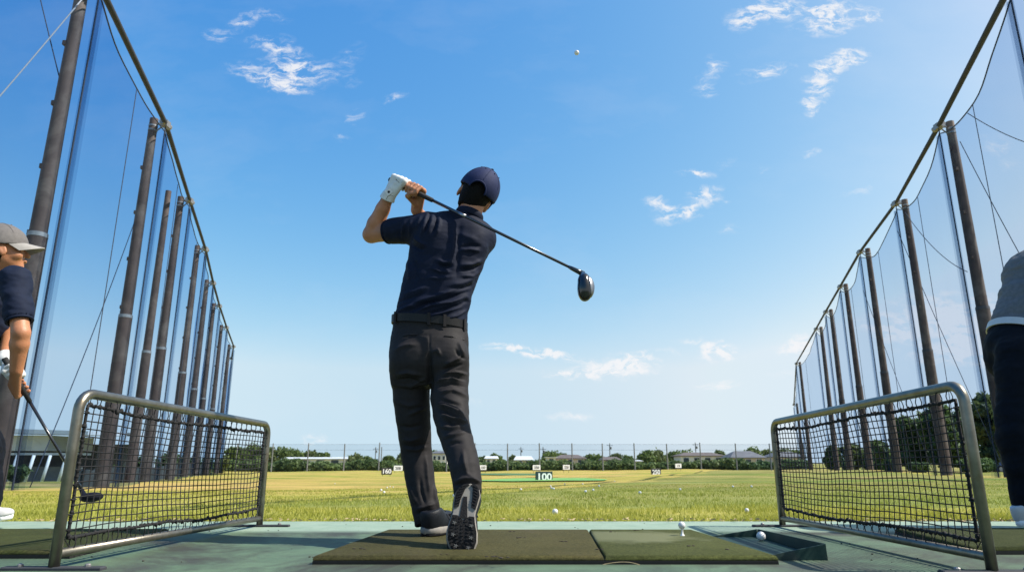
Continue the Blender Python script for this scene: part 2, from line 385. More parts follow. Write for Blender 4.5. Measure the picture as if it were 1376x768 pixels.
class MB:
    """collects boxes, tubes and lathes into one mesh"""
    def __init__(s):
        s.v, s.f = [], []
    def add(s, vs, fs):
        o = len(s.v)
        s.v += [tuple(float(c) for c in q) for q in vs]
        s.f += [tuple(i + o for i in f) for f in fs]
    def box(s, c, size, rz=0.0, ax=None):
        hx, hy, hz = [q / 2 for q in size]
        pts = [(-hx, -hy, -hz), (hx, -hy, -hz), (hx, hy, -hz), (-hx, hy, -hz), (-hx, -hy, hz), (hx, -hy, hz), (hx, hy, hz), (-hx, hy, hz)]
        if ax is None:
            cs, sn = math.cos(rz), math.sin(rz)
            ax = ((cs, sn, 0), (-sn, cs, 0), (0, 0, 1))
        A = np.array(ax)
        s.add([np.array(c) + p[0] * A[0] + p[1] * A[1] + p[2] * A[2] for p in pts],
              [(3, 2, 1, 0), (4, 5, 6, 7), (0, 1, 5, 4), (1, 2, 6, 5), (2, 3, 7, 6), (3, 0, 4, 7)])
        return s
    def bevel_box(s, c, size, b, rz=0.0):
        """a box with chamfered upright and top edges"""
        hx, hy, hz = [q / 2 for q in size]
        def ring(ix, z):
            x, y = hx - ix, hy - ix
            k = min(b, x, y)
            return [(-x + k, -y, z), (x - k, -y, z), (x, -y + k, z), (x, y - k, z), (x - k, y, z), (-x + k, y, z), (-x, y - k, z), (-x, -y + k, z)]
        rs = [ring(0, -hz), ring(0, hz - b), ring(b, hz)]
        cs, sn = math.cos(rz), math.sin(rz)
        pts = [(c[0] + p[0] * cs - p[1] * sn, c[1] + p[0] * sn + p[1] * cs, c[2] + p[2]) for r in rs for p in r]
        fs = [tuple(range(7, -1, -1)), tuple(range(16, 24))]
        for k in range(2):
            for i in range(8):
                j = (i + 1) % 8
                fs.append((k * 8 + i, k * 8 + j, k * 8 + 8 + j, k * 8 + 8 + i))
        s.add(pts, fs)
        return s
    def tube(s, pts, r, n=10, caps=True, closed=False):
        pts = [np.array(p, dtype=float) for p in pts]
        k = len(pts)
        rr = [r] * k if np.isscalar(r) else list(r)
        base = len(s.v)
        t0 = unit(pts[1] - pts[0])
        ref = np.array([0, 0, 1.0]) if abs(t0[2]) < 0.9 else np.array([0, 1.0, 0])
        nrm = unit(np.cross(t0, ref))
        for i in range(k):
            if closed:
                t = unit(pts[(i + 1) % k] - pts[i - 1])
            else:
                t = unit(pts[min(i + 1, k - 1)] - pts[max(i - 1, 0)])
            nrm = unit(nrm - t * np.dot(nrm, t))
            bn = np.cross(t, nrm)
            for j in range(n):
                a = 2 * math.pi * j / n
                s.v.append(tuple(pts[i] + rr[i] * (math.cos(a) * nrm + math.sin(a) * bn)))
        for i in range(k if closed else k - 1):
            i2 = (i + 1) % k
            for j in range(n):
                j2 = (j + 1) % n
                s.f.append((base + i * n + j, base + i * n + j2, base + i2 * n + j2, base + i2 * n + j))
        if caps and not closed:
            s.f.append(tuple(base + j for j in range(n - 1, -1, -1)))
            s.f.append(tuple(base + (k - 1) * n + j for j in range(n)))
        return s
    def lathe(s, c, prof, n=24, ax=None):
        """profile of (radius, height) round the upright through c"""
        A = np.array(ax if ax is not None else ((1, 0, 0), (0, 1, 0), (0, 0, 1)), dtype=float)
        base = len(s.v)
        for r, h in prof:
            for j in range(n):
                a = 2 * math.pi * j / n
                s.v.append(tuple(np.array(c) + A[0] * r * math.cos(a) + A[1] * r * math.sin(a) + A[2] * h))
        for i in range(len(prof) - 1):
            for j in range(n):
                j2 = (j + 1) % n
                s.f.append((base + i * n + j, base + i * n + j2, base + (i + 1) * n + j2, base + (i + 1) * n + j))
        s.f.append(tuple(base + j for j in range(n - 1, -1, -1)))
        s.f.append(tuple(base + (len(prof) - 1) * n + j for j in range(n)))
        return s
    def ball(s, c, r, n=12, sq=(1, 1, 1)):
        prof = []
        base = len(s.v)
        for i in range(n // 2 + 1):
            th = math.pi * i / (n // 2)
            for j in range(n):
                a = 2 * math.pi * j / n
                s.v.append((c[0] + r * sq[0] * math.sin(th) * math.cos(a), c[1] + r * sq[1] * math.sin(th) * math.sin(a), c[2] - r * sq[2] * math.cos(th)))
        for i in range(n // 2):
            for j in range(n):
                j2 = (j + 1) % n
                s.f.append((base + i * n + j, base + i * n + j2, base + (i + 1) * n + j2, base + (i + 1) * n + j))
        return s
    def prism(s, poly, y0, y1, ax, o):
        """extrudes a 2D outline (ax[0], ax[1]) along ax[2] from y0 to y1"""
        A = np.array(ax, dtype=float); o = np.array(o, dtype=float); n = len(poly)
        vs = [o + A[0] * p[0] + A[1] * p[1] + A[2] * y for y in (y0, y1) for p in poly]
        fs = [tuple(range(n - 1, -1, -1)), tuple(range(n, 2 * n))] + [(i, (i + 1) % n, n + (i + 1) % n, n + i) for i in range(n)]
        s.add(vs, fs)
        return s
    def mesh(s, name, smooth=False):
        me = mesh_from(name, s.v, s.f, smooth)
        return me
    def build(s, name, m, parent=None, origin=None, smooth=False, angle=None):
        me = s.mesh(name, smooth or angle is not None)
        if angle is not None:
            me.set_sharp_from_angle(angle=R(angle))
        return link(name, me, m, parent, origin)

# ------------------------------------------------------------------ implicit surfaces for bodies and clothes
class SDF:
    def __init__(s, lo, hi, h):
        s.lo, s.h = np.array(lo, dtype=np.float32), h
        s.n = np.ceil((np.array(hi) - np.array(lo)) / h).astype(int) + 1
        s.d = np.full(s.n, 1.0, dtype=np.float32)
    def _sub(s, lo, hi):
        a = np.clip(np.floor((np.array(lo) - s.lo) / s.h).astype(int), 0, s.n - 1)
        b = np.clip(np.ceil((np.array(hi) - s.lo) / s.h).astype(int) + 1, 1, s.n)
        sl = tuple(slice(i, j) for i, j in zip(a, b))
        g = [s.lo[k] + s.h * np.arange(a[k], b[k], dtype=np.float32) for k in range(3)]
        return sl, g[0][:, None, None], g[1][None, :, None], g[2][None, None, :]
    def _put(s, sl, d, k, op):
        c = s.d[sl]
        if op == 'add':
            if k > 0:
                hh = np.clip(0.5 + 0.5 * (c - d) / k, 0, 1)
                s.d[sl] = c * (1 - hh) + d * hh - k * hh * (1 - hh)
            else:
                s.d[sl] = np.minimum(c, d)
        elif op == 'sub':
            s.d[sl] = np.maximum(c, -d)
        elif op == 'and':
            s.d[sl] = np.maximum(c, d)
    def cone(s, p0, p1, r0, r1, k=0.01, flat=None, op='add'):
        p0, p1 = np.array(p0, dtype=np.float32), np.array(p1, dtype=np.float32)
        m = max(r0, r1) * (1.0 if flat is None else max(1.0, flat[1])) + 2 * k + 0.02
        sl, X, Y, Z = s._sub(np.minimum(p0, p1) - m, np.maximum(p0, p1) + m)
        ab = p1 - p0
        L2 = max(float(ab @ ab), 1e-9)
        x, y, z = X - p0[0], Y - p0[1], Z - p0[2]
        t = np.clip((x * ab[0] + y * ab[1] + z * ab[2]) / L2, 0, 1)
        x, y, z = x - t * ab[0], y - t * ab[1], z - t * ab[2]
        q = x * x + y * y + z * z
        if flat is not None:
            ax, fs = unit(flat[0]), flat[1]
            c = x * ax[0] + y * ax[1] + z * ax[2]
            q = q - c * c + (c / fs) ** 2
        s._put(sl, (np.sqrt(q) - (r0 + (r1 - r0) * t)).astype(np.float32), k, op)
        return s
    def chain(s, pts, rs, k=0.01, flat=None, kk=None):
        for i in range(len(pts) - 1):
            s.cone(pts[i], pts[i + 1], rs[i], rs[i + 1], k if i == 0 or kk is None else kk, flat)
        return s
    def ell(s, c, rad, A=None, k=0.01, op='add'):
        A = np.eye(3) if A is None else np.array(A, dtype=float)
        c = np.array(c, dtype=float); rad = np.array(rad, dtype=float)
        ext = np.sqrt(((A * rad[:, None]) ** 2).sum(0)) + 2 * k + 0.02
        sl, X, Y, Z = s._sub(c - ext, c + ext)
        x, y, z = X - c[0], Y - c[1], Z - c[2]
        k0 = k1 = 0
        for a, r in zip(A, rad):
            q = x * a[0] + y * a[1] + z * a[2]
            k0 = k0 + (q / r) ** 2
            k1 = k1 + (q / r ** 2) ** 2
        k0 = np.sqrt(k0); k1 = np.sqrt(k1) + 1e-9
        s._put(sl, (k0 * (k0 - 1) / k1).astype(np.float32), k, op)
        return s
    def loft(s, secs, k=0.01, n=2.3, op='add'):
        """upright body of elliptic sections (z, cx, cy, a, b)"""
        secs = sorted(secs)
        A = np.array(secs, dtype=float)
        zf = np.linspace(A[0, 0], A[-1, 0], 200)
        cols = [np.interp(zf, A[:, 0], A[:, i]) for i in range(1, 5)]
        ker = np.ones(13) / 13
        cols = [np.convolve(np.pad(c, 6, mode='edge'), ker, mode='valid') for c in cols]
        lo = (min(A[:, 1] - A[:, 3]) - .03, min(A[:, 2] - A[:, 4]) - .03, A[0, 0] - .03)
        hi = (max(A[:, 1] + A[:, 3]) + .03, max(A[:, 2] + A[:, 4]) + .03, A[-1, 0] + .03)
        sl, X, Y, Z = s._sub(lo, hi)
        zz = Z.ravel()
        cx, cy, a, b = [np.interp(zz, zf, c).astype(np.float32)[None, None, :] for c in cols]
        q = (np.abs((X - cx) / a) ** n + np.abs((Y - cy) / b) ** n) ** (1.0 / n)
        d = (q - 1) * np.minimum(a, b)
        d = np.maximum(d, np.maximum(A[0, 0] - Z, Z - A[-1, 0]))
        s._put(sl, d.astype(np.float32), k, op)
        return s
    def plane(s, p, nrm, op='and'):
        """keeps the side the normal points away from"""
        nrm = unit(nrm)
        sl, X, Y, Z = s._sub(s.lo, s.lo + s.h * (s.n - 1))
        d = (X - p[0]) * nrm[0] + (Y - p[1]) * nrm[1] + (Z - p[2]) * nrm[2]
        s._put(sl, d.astype(np.float32), 0, op)
        return s
    def mesh(s, smooth=2):
        """surface nets: one vertex in each cell the surface crosses"""
        d = s.d
        nx, ny, nz = d.shape
        ins = d < 0
        cnt = np.zeros((nx - 1, ny - 1, nz - 1), dtype=np.int8)
        corners = [(i, j, k) for i in (0, 1) for j in (0, 1) for k in (0, 1)]
        for i, j, k in corners:
            cnt += ins[i:nx - 1 + i, j:ny - 1 + j, k:nz - 1 + k]
        act = (cnt > 0) & (cnt < 8)
        idx = np.argwhere(act)
        vid = np.full(act.shape, -1, dtype=np.int32)
        vid[act] = np.arange(len(idx))
        val = {c: d[idx[:, 0] + c[0], idx[:, 1] + c[1], idx[:, 2] + c[2]] for c in corners}
        acc = np.zeros((len(idx), 3)); num = np.zeros(len(idx))
        for c in corners:
            for ax in range(3):
                if c[ax] == 0:
                    e = list(c); e[ax] = 1; e = tuple(e)
                    a, b = val[c], val[e]
                    m = (a < 0) != (b < 0)
                    t = np.where(m, a / np.where(m, a - b, 1), 0)
                    p = np.array(c, dtype=float)[None, :].repeat(len(idx), 0)
                    p[:, ax] = t
                    acc += p * m[:, None]; num += m
        v = (idx + acc / num[:, None]) * s.h + s.lo
        faces = []
        for ax in range(3):
            sl0 = [slice(None)] * 3; sl1 = [slice(None)] * 3
            sl0[ax] = slice(0, -1); sl1[ax] = slice(1, None)
            a, b = ins[tuple(sl0)], ins[tuple(sl1)]
            e = np.argwhere(a != b)
            o1, o2 = [(1, 2), (2, 0), (0, 1)][ax]
            e = e[(e[:, o1] > 0) & (e[:, o2] > 0) & (e[:, o1] < s.n[o1] - 1) & (e[:, o2] < s.n[o2] - 1)]
            flip = a[e[:, 0], e[:, 1], e[:, 2]]
            def cell(d1, d2):
                q = e.copy(); q[:, o1] -= d1; q[:, o2] -= d2
                return vid[q[:, 0], q[:, 1], q[:, 2]]
            q = np.stack([cell(1, 1), cell(0, 1), cell(0, 0), cell(1, 0)], 1)
            q[~flip] = q[~flip][:, ::-1]
            faces.append(q)
        f = np.concatenate(faces)
        f = f[(f >= 0).all(1)]
        for _ in range(smooth):
            v = laplace(v, f, 0.5)
        return v, f

def laplace(v, f, w):
    acc = np.zeros_like(v); num = np.zeros(len(v))
    for i in range(4):
        a, b = f[:, i], f[:, (i + 1) % 4]
        for q in range(3):
            acc[:, q] += np.bincount(a, v[b, q], len(v)) + np.bincount(b, v[a, q], len(v))
        num += np.bincount(a, minlength=len(v)) + np.bincount(b, minlength=len(v))
    return v + w * (acc / np.maximum(num, 1)[:, None] - v)

def vnormals(v, f):
    n = np.cross(v[f[:, 2]] - v[f[:, 0]], v[f[:, 3]] - v[f[:, 1]])
    o = np.zeros_like(v)
    for i in range(4):
        for q in range(3):
            o[:, q] += np.bincount(f[:, i], n[:, q], len(v))
    return o / (np.linalg.norm(o, axis=1)[:, None] + 1e-12)

def fbm_disp(v, scale, amp, seed=0.0):
    sx = np.array(scale)
    return np.array([mnoise.fractal(Vector((q * sx + seed).tolist()), 1.0, 2.0, 3) for q in v]) * amp

def folds(v, f, lines, scale=1.0):
    """raises soft creases in the cloth along surveyed lines; minus is a valley. line: (points, width in photo px, height in m)"""
    n = vnormals(v, f)
    x, y = project(v)
    face = np.clip((-n[:, 1] + 0.15) / 0.35, 0, 1)
    disp = np.zeros(len(v))
    for pts, w, amp in lines:
        best = np.full(len(v), 1e9); tt = np.zeros(len(v))
        L = [0.0]
        for a, b in zip(pts[:-1], pts[1:]):
            L.append(L[-1] + math.hypot(b[0] - a[0], b[1] - a[1]))
        for i, (a, b) in enumerate(zip(pts[:-1], pts[1:])):
            ax, ay = b[0] - a[0], b[1] - a[1]
            l2 = ax * ax + ay * ay
            t = np.clip(((x - a[0]) * ax + (y - a[1]) * ay) / l2, 0, 1)
            dd = np.hypot(x - a[0] - t * ax, y - a[1] - t * ay)
            m = dd < best
            best[m] = dd[m]
            tt[m] = (L[i] + t[m] * (L[i + 1] - L[i])) / L[-1]
        fade = np.clip(np.minimum(tt, 1 - tt) / 0.3 + 0.12, 0, 1)
        disp += amp * scale * np.exp(-(best / (w * .82)) ** 2) * fade
    return v + n * (disp * face)[:, None]

def garment(name, sdf, m, parent, lines=None, smooth=2, noise=None, fscale=1.0):
    v, f = sdf.mesh(smooth)
    if lines:
        v = folds(v, f, lines, fscale)
    if noise:
        n = vnormals(v, f)
        for sc, amp, sd in noise:
            v = v + n * fbm_disp(v, sc, amp, sd)[:, None]
    return link(name, mesh_from(name, v, f), m, parent)
# ------------------------------------------------------------------ daylight
SUN_EL, SUN_AZ = R(48), R(-6)          # azimuth measured from +X towards +Y
to_sun = np.array([math.cos(SUN_EL) * math.cos(SUN_AZ), math.cos(SUN_EL) * math.sin(SUN_AZ), math.sin(SUN_EL)])
sl = bpy.data.lights.new('sun', 'SUN')
sl.energy = 5.0
sl.angle = R(0.53)
sl.color = (1.0, 0.94, 0.85)
so = bpy.data.objects.new('sun', sl)
COL.objects.link(so)
so.rotation_euler = Vector(to_sun.tolist()).to_track_quat('Z', 'Y').to_euler()

W = bpy.data.worlds.new('World')
S.world = W
W.use_nodes = True
wt = W.node_tree
for n in list(wt.nodes):
    wt.nodes.remove(n)
wout = nd(wt, 'ShaderNodeOutputWorld')
sky = nd(wt, 'ShaderNodeTexSky', sky_type='NISHITA')
sky.sun_disc = False
sky.sun_elevation = SUN_EL
sky.sun_rotation = R(90) - SUN_AZ
sky.altitude = 0
sky.air_density = 1.0
sky.dust_density = 2.2
sky.ozone_density = 1.0
gen = nd(wt, 'ShaderNodeTexCoord').outputs['Generated']
sep = nd(wt, 'ShaderNodeSeparateXYZ', {0: gen})
# the lowest degrees of air are evened out by haze
lowz = nd(wt, 'ShaderNodeMath', {0: sep.outputs['Z'], 1: 0.13}, operation='MAXIMUM')
lifted = nd(wt, 'ShaderNodeCombineXYZ', {'X': sep.outputs['X'], 'Y': sep.outputs['Y'], 'Z': lowz.outputs[0]})
wt.links.new(nd(wt, 'ShaderNodeVectorMath', {0: lifted.outputs[0]}, operation='NORMALIZE').outputs[0], sky.inputs['Vector'])
ymax = nd(wt, 'ShaderNodeMath', {0: sep.outputs['Y'], 1: 0.05}, operation='MAXIMUM')
ca = nd(wt, 'ShaderNodeMath', {0: sep.outputs['X'], 1: ymax.outputs[0]}, operation='DIVIDE')
cb = nd(wt, 'ShaderNodeMath', {0: sep.outputs['Z'], 1: ymax.outputs[0]}, operation='DIVIDE')
uv = nd(wt, 'ShaderNodeCombineXYZ', {'X': ca.outputs[0], 'Y': cb.outputs[0], 'Z': 0.0}).outputs[0]
# drifting edges: the cloud field is pushed about by noise before the banks are placed
warp = nd(wt, 'ShaderNodeTexNoise', {'Vector': uv, 'Scale': 16.0, 'Detail': 6.0, 'Roughness': 0.62})
wv = nd(wt, 'ShaderNodeVectorMath', {0: warp.outputs['Color'], 1: (0.5, 0.5, 0.5)}, operation='SUBTRACT')
ws = nd(wt, 'ShaderNodeVectorMath', {0: wv.outputs[0], 'Scale': 0.055}, operation='SCALE')
wz = nd(wt, 'ShaderNodeVectorMath', {0: ws.outputs[0], 1: (1.0, 0.6, 0.0)}, operation='MULTIPLY')
uvw = nd(wt, 'ShaderNodeVectorMath', {0: uv, 1: wz.outputs[0]}, operation='ADD').outputs[0]
# cloud banks in the sky: (px, py, half length, half height, tilt, strength)
CLOUDS = [
    (292, 48, 18, 10, 0, .55), (326, 28, 20, 12, 15, .5), (362, 22, 26, 8, -20, .38), (362, 58, 34, 11, -6, .62), (398, 92, 40, 22, -22, .95),
    (338, 96, 34, 12, -5, .55), (376, 116, 40, 10, -14, .75), (462, 82, 30, 14, 42, .34), (466, 108, 18, 10, 0, .32), (524, 131, 24, 6, 14, .5), (478, 158, 10, 13, 0, .35), (462, 182, 14, 7, 0, .3),
    (1030, 14, 50, 15, 16, .95), (1000, 30, 16, 9, 25, .6), (1120, 24, 52, 20, 14, .9), (1102, 8, 18, 14, 30, .7), (1178, 22, 14, 8, 10, .7),
    (1132, 80, 36, 12, 20, .95), (1103, 112, 18, 26, -32, .9), (1086, 144, 14, 12, 35, .7), (1032, 97, 40, 10, 12, .62), (956, 96, 15, 20, -30, .55), (946, 124, 18, 9, 0, .6),
    (936, 236, 24, 6, 3, .8), (944, 263, 26, 10, 18, .92), (914, 288, 34, 11, 8, .95), (884, 274, 18, 8, -15, .7), (968, 272, 18, 5, 12, .5), (974, 220, 16, 6, 15, .4), (1091, 206, 14, 5, 14, .6), (1028, 229, 9, 5, 25, .4), (1150, 254, 30, 6, 14, .34), (986, 308, 26, 7, 8, .3),
    (700, 469, 46, 7, -6, 1.2), (750, 476, 36, 6, -5, .9), (836, 492, 48, 15, 2, 1.4), (770, 499, 40, 7, 3, 1.1), (880, 476, 34, 6, 6, .5), (964, 472, 26, 11, 2, 1.4), (932, 457, 36, 5, 2, .45), (968, 515, 30, 7, 2, .75), (766, 560, 36, 6, 2, .6),
    (1075, 466, 34, 14, 2, .95), (1282, 436, 85, 40, 4, 1.7), (1200, 438, 40, 14, 2, 1.1), (1335, 452, 60, 30, 2, 1.5), (1300, 478, 70, 14, 0, 1.0), (1060, 500, 30, 6, 0, .4), (424, 588, 22, 7, 2, .7), (1340, 195, 30, 14, 10, .5), (1360, 220, 22, 9, 5, .4), (620, 540, 46, 6, 0, .3), (560, 566, 60, 8, 0, .25),
]
total = None
for (px, py, hw, hh, ang, st) in CLOUDS:
    c = P(px, py, 1.0) - np.array([0, 0, CAM_H])
    ex = (P(px + 1, py, 1.0) - np.array([0, 0, CAM_H]) - c)[0]
    ey = abs((P(px, py + 1, 1.0) - np.array([0, 0, CAM_H]) - c)[2])
    mp = nd(wt, 'ShaderNodeMapping', {'Vector': uvw, 'Location': (float(c[0]), float(c[2]), 0.0), 'Rotation': (0, 0, R(ang)), 'Scale': (float(hw * 1.45 * ex), float(hh * 1.5 * ey), 1.0)}, vector_type='TEXTURE')
    g = nd(wt, 'ShaderNodeTexGradient', {'Vector': mp.outputs[0]}, gradient_type='SPHERICAL')
    m_ = nd(wt, 'ShaderNodeMath', {0: g.outputs['Fac'], 1: st, 2: total if total is not None else 0.0}, operation='MULTIPLY_ADD')
    total = m_.outputs[0]
mpn = nd(wt, 'ShaderNodeMapping', {'Vector': uvw, 'Scale': (34.0, 76.0, 1.0)})
cn = nd(wt, 'ShaderNodeTexNoise', {'Vector': mpn.outputs[0], 'Scale': 1.0, 'Detail': 8.0, 'Roughness': 0.68, 'Distortion': 0.5})
cnf = nd(wt, 'ShaderNodeMapRange', {'Value': cn.outputs['Fac'], 'From Min': 0.40, 'From Max': 0.64, 'To Min': 0.06, 'To Max': 1.35})
dens = nd(wt, 'ShaderNodeMath', {0: total, 1: cnf.outputs[0]}, operation='MULTIPLY')
dm = nd(wt, 'ShaderNodeMapRange', {'Value': dens.outputs[0], 'From Min': 0.02, 'From Max': 0.84, 'To Min': 0.0, 'To Max': 0.88}, interpolation_type='SMOOTHSTEP')
# thin cirrus veil
vm = nd(wt, 'ShaderNodeMapping', {'Vector': uvw, 'Scale': (2.2, 5.0, 1.0)})
vn = nd(wt, 'ShaderNodeTexNoise', {'Vector': vm.outputs[0], 'Scale': 1.0, 'Detail': 6.0, 'Roughness': 0.6})
vf = nd(wt, 'ShaderNodeMapRange', {'Value': vn.outputs['Fac'], 'From Min': 0.5, 'From Max': 0.8, 'To Min': 0.0, 'To Max': 0.12})
front = nd(wt, 'ShaderNodeMapRange', {'Value': sep.outputs['Y'], 'From Min': 0.05, 'From Max': 0.2, 'To Min': 0.0, 'To Max': 1.0})
mx_ = nd(wt, 'ShaderNodeMath', {0: dm.outputs[0], 1: vf.outputs[0]}, operation='MAXIMUM')
fac = nd(wt, 'ShaderNodeMath', {0: mx_.outputs[0], 1: front.outputs[0]}, operation='MULTIPLY')
SKY_STRENGTH = 0.1
EXPOSURE = 0.6
EV = 2 ** EXPOSURE
# the camera's colour response for the clear air, channel by channel
srgb = nd(wt, 'ShaderNodeSeparateColor', {0: sky.outputs[0]})
chan = []
for k, (g_, a_) in enumerate(((2.064, 8.6), (1.099, 2.34), (0.388, 1.228))):
    q = nd(wt, 'ShaderNodeMath', {0: srgb.outputs[k], 1: 0.1}, operation='MULTIPLY')
    q = nd(wt, 'ShaderNodeMath', {0: q.outputs[0], 1: g_}, operation='POWER')
    q = nd(wt, 'ShaderNodeMath', {0: q.outputs[0], 1: a_ / SKY_STRENGTH / EV}, operation='MULTIPLY')
    chan.append(nd(wt, 'ShaderNodeMath', {0: q.outputs[0], 1: (0.725, 0.84, 0.925)[k] / SKY_STRENGTH / EV}, operation='MINIMUM').outputs[0])
graded = nd(wt, 'ShaderNodeCombineColor', {0: chan[0], 1: chan[1], 2: chan[2]}).outputs[0]
white = 0.93 / SKY_STRENGTH / EV
skyc = mixc(wt, fac.outputs[0], graded, (white, white, white * 1.02, 1))
bg = nd(wt, 'ShaderNodeBackground', {'Color': skyc, 'Strength': SKY_STRENGTH})
wt.links.new(bg.outputs[0], wout.inputs[0])
W.cycles.sampling_method = 'MANUAL'
W.cycles.sample_map_resolution = 512

S.view_settings.view_transform = 'Standard'
S.view_settings.look = 'None'
S.view_settings.exposure = EXPOSURE
S.view_settings.gamma = 1.0
S.view_settings.use_curve_mapping = False
S.cycles.use_denoising = True
S.cycles.max_bounces = 8
S.cycles.transparent_max_bounces = 24

# ------------------------------------------------------------------ ground
def interp(x, xs, ys):
    return float(np.interp(x, xs, ys))

def gz(x, y):
    """height of the range field"""
    z = interp(y, [3.9, 6, 10, 20, 30, 60, 120, 200, 5000], [-0.035, -0.07, -0.13, -0.31, -0.49, -0.76, -1.02, -1.1, -1.5])
    lim = max(-1.0, min(1.0, x / (0.62 * y + 6)))
    t = min(1.0, y / 40.0)
    z += t * (0.40 * max(0, lim) - 0.16 * max(0, -lim))
    k = min(1.0, max(0.0, (y - 8) / 40.0))
    z += k * (0.34 * mnoise.noise(Vector((x * 0.055, y * 0.05, 3.1))) + 0.14 * mnoise.noise(Vector((x * 0.13, y * 0.16, 7.7)))) + 0.018 * min(1, y / 8) * mnoise.noise(Vector((x * 0.5, y * 0.5, 1.7)))
    return z

def on_ground(px, Y):
    """ground point at depth Y under photo column px"""
    z = 0.0
    x = 0.0
    for _ in range(4):
        x = (px - 688) / FPX * (Y * CP + (z - CAM_H) * SP)
        z = gz(x, Y)
    return np.array([x, Y, z])

ys = [3.9] + [3.9 * 1.035 ** i for i in range(1, 150)] + [900, 1500, 2600, 4500]
us = np.linspace(-1, 1, 161)
fv, ff = [], []
for yy in ys:
    half = 14 + 1.6 * (yy - 3.9)
    for u in us:
        fv.append((u * half, yy, gz(u * half, yy)))
nu = len(us)
ff = [(j * nu + i, j * nu + i + 1, (j + 1) * nu + i + 1, (j + 1) * nu + i) for j in range(len(ys) - 1) for i in range(nu - 1)]
field = link('ground', mesh_from('ground', fv, ff), M['field'])
tag(field, kind='structure')

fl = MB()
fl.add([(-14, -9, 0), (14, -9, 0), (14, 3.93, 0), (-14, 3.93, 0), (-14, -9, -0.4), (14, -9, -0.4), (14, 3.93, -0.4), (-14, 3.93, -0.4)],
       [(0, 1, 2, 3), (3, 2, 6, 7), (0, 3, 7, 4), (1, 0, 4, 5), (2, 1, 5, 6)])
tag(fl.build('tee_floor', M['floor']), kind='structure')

def patch_on_ground(name, m, cx, cy, hx, hy, lift, wob, seed):
    vs = [(cx, cy, gz(cx, cy) + lift)]
    rings, n = 8, 64
    for k in range(1, rings + 1):
        for i in range(n):
            a = 2 * math.pi * i / n
            q = 1 + wob * mnoise.noise(Vector((math.cos(a) * 1.5, math.sin(a) * 1.5, seed)))
            x, y = cx + hx * q * k / rings * math.cos(a), cy + hy * q * k / rings * math.sin(a)
            vs.append((x, y, gz(x, y) + lift))
    fs = [(0, 1 + i, 1 + (i + 1) % n) for i in range(n)]
    for k in range(rings - 1):
        for i in range(n):
            fs.append((1 + k * n + i, 1 + (k + 1) * n + i, 1 + (k + 1) * n + (i + 1) % n, 1 + k * n + (i + 1) % n))
    tag(link(name, mesh_from(name, vs, fs), m), kind='structure')

patch_on_ground('target_green', M['green'], 1.5, 33.0, 3.1, 4.6, 0.045, 0.25, 1.0)
patch_on_ground('green_fringe', M['green_dark'], -1.0, 78.0, 4.6, 4.0, 0.06, 0.3, 5.0)
patch_on_ground('green_fringe', M['green_dark'], 3.6, 40.5, 3.4, 1.6, 0.055, 0.3, 8.0)

# grass: leaning tapered blades, thick at the tee edge and thinning out
def grass():
    N = 280000
    t = rng.random(N)
    y = 3.97 + (20.0 - 3.97) * t ** 3.0
    half = 5 + 1.0 * y
    x = (rng.random(N) * 2 - 1) * half * 0.85
    # a ragged front edge
    edge = np.array([0.13 * mnoise.noise(Vector((q * 1.3, 0.3, 2.2))) + 0.09 * mnoise.noise(Vector((q * 5, 0.3, 2.2))) for q in x])
    keep = y > 4.0 + edge
    x, y = x[keep], y[keep]
    cl = np.array([mnoise.noise(Vector((a * 1.3, b * 1.3, 5.0))) + 0.6 * mnoise.noise(Vector((a * 5, b * 5, 9.0))) for a, b in zip(x, y)])
    keep = rng.random(len(x)) < np.clip(0.75 + 0.9 * cl, 0.12, 1)
    x, y, cl = x[keep], y[keep], cl[keep]
    n = len(x)
    z = np.array([gz(a, b) for a, b in zip(x, y)]) - 0.004
    h = (0.021 + 0.027 * rng.random(n)) * np.clip(1 + 0.7 * cl, 0.5, 1.7) * np.where(y < 4.7, 1.15, 0.9)
    tall = rng.random(n) < 0.02
    h[tall] *= 1.6
    h *= np.clip(1.25 - y / 22, .45, 1)
    w = (0.0016 + 0.0013 * rng.random(n)) * (1 + 0.12 * (y - 4))
    az = rng.random(n) * 2 * np.pi
    lean = h * (0.15 + 0.7 * rng.random(n))
    la = rng.random(n) * 2 * np.pi
    wx, wy = np.cos(az) * w, np.sin(az) * w
    lx, ly = np.cos(la) * lean, np.sin(la) * lean
    v = np.zeros((n, 5, 3))
    v[:, 0] = np.stack([x - wx, y - wy, z], 1)
    v[:, 1] = np.stack([x + wx, y + wy, z], 1)
    v[:, 2] = np.stack([x - wx * .7 + lx * .35, y - wy * .7 + ly * .35, z + h * .6], 1)
    v[:, 3] = np.stack([x + wx * .7 + lx * .35, y + wy * .7 + ly * .35, z + h * .6], 1)
    v[:, 4] = np.stack([x + lx, y + ly, z + h], 1)
    b = np.arange(n) * 5
    q = np.stack([b, b + 1, b + 3, b + 2], 1)
    tr = np.stack([b + 2, b + 3, b + 4, b + 4], 1)
    me = bpy.data.meshes.new('grass')
    me.vertices.add(n * 5); me.vertices.foreach_set('co', v.astype(np.float32).ravel())
    idx = np.concatenate([q.ravel(), tr[:, :3].ravel()]).astype(np.int32)
    me.loops.add(len(idx)); me.loops.foreach_set('vertex_index', idx)
    st = np.concatenate([np.arange(n) * 4, n * 4 + np.arange(n) * 3]).astype(np.int32)
    me.polygons.add(2 * n); me.polygons.foreach_set('loop_start', st)
    me.update(calc_edges=True); me.validate()
    tag(link('grass', me, M['blade']), kind='stuff')
grass()

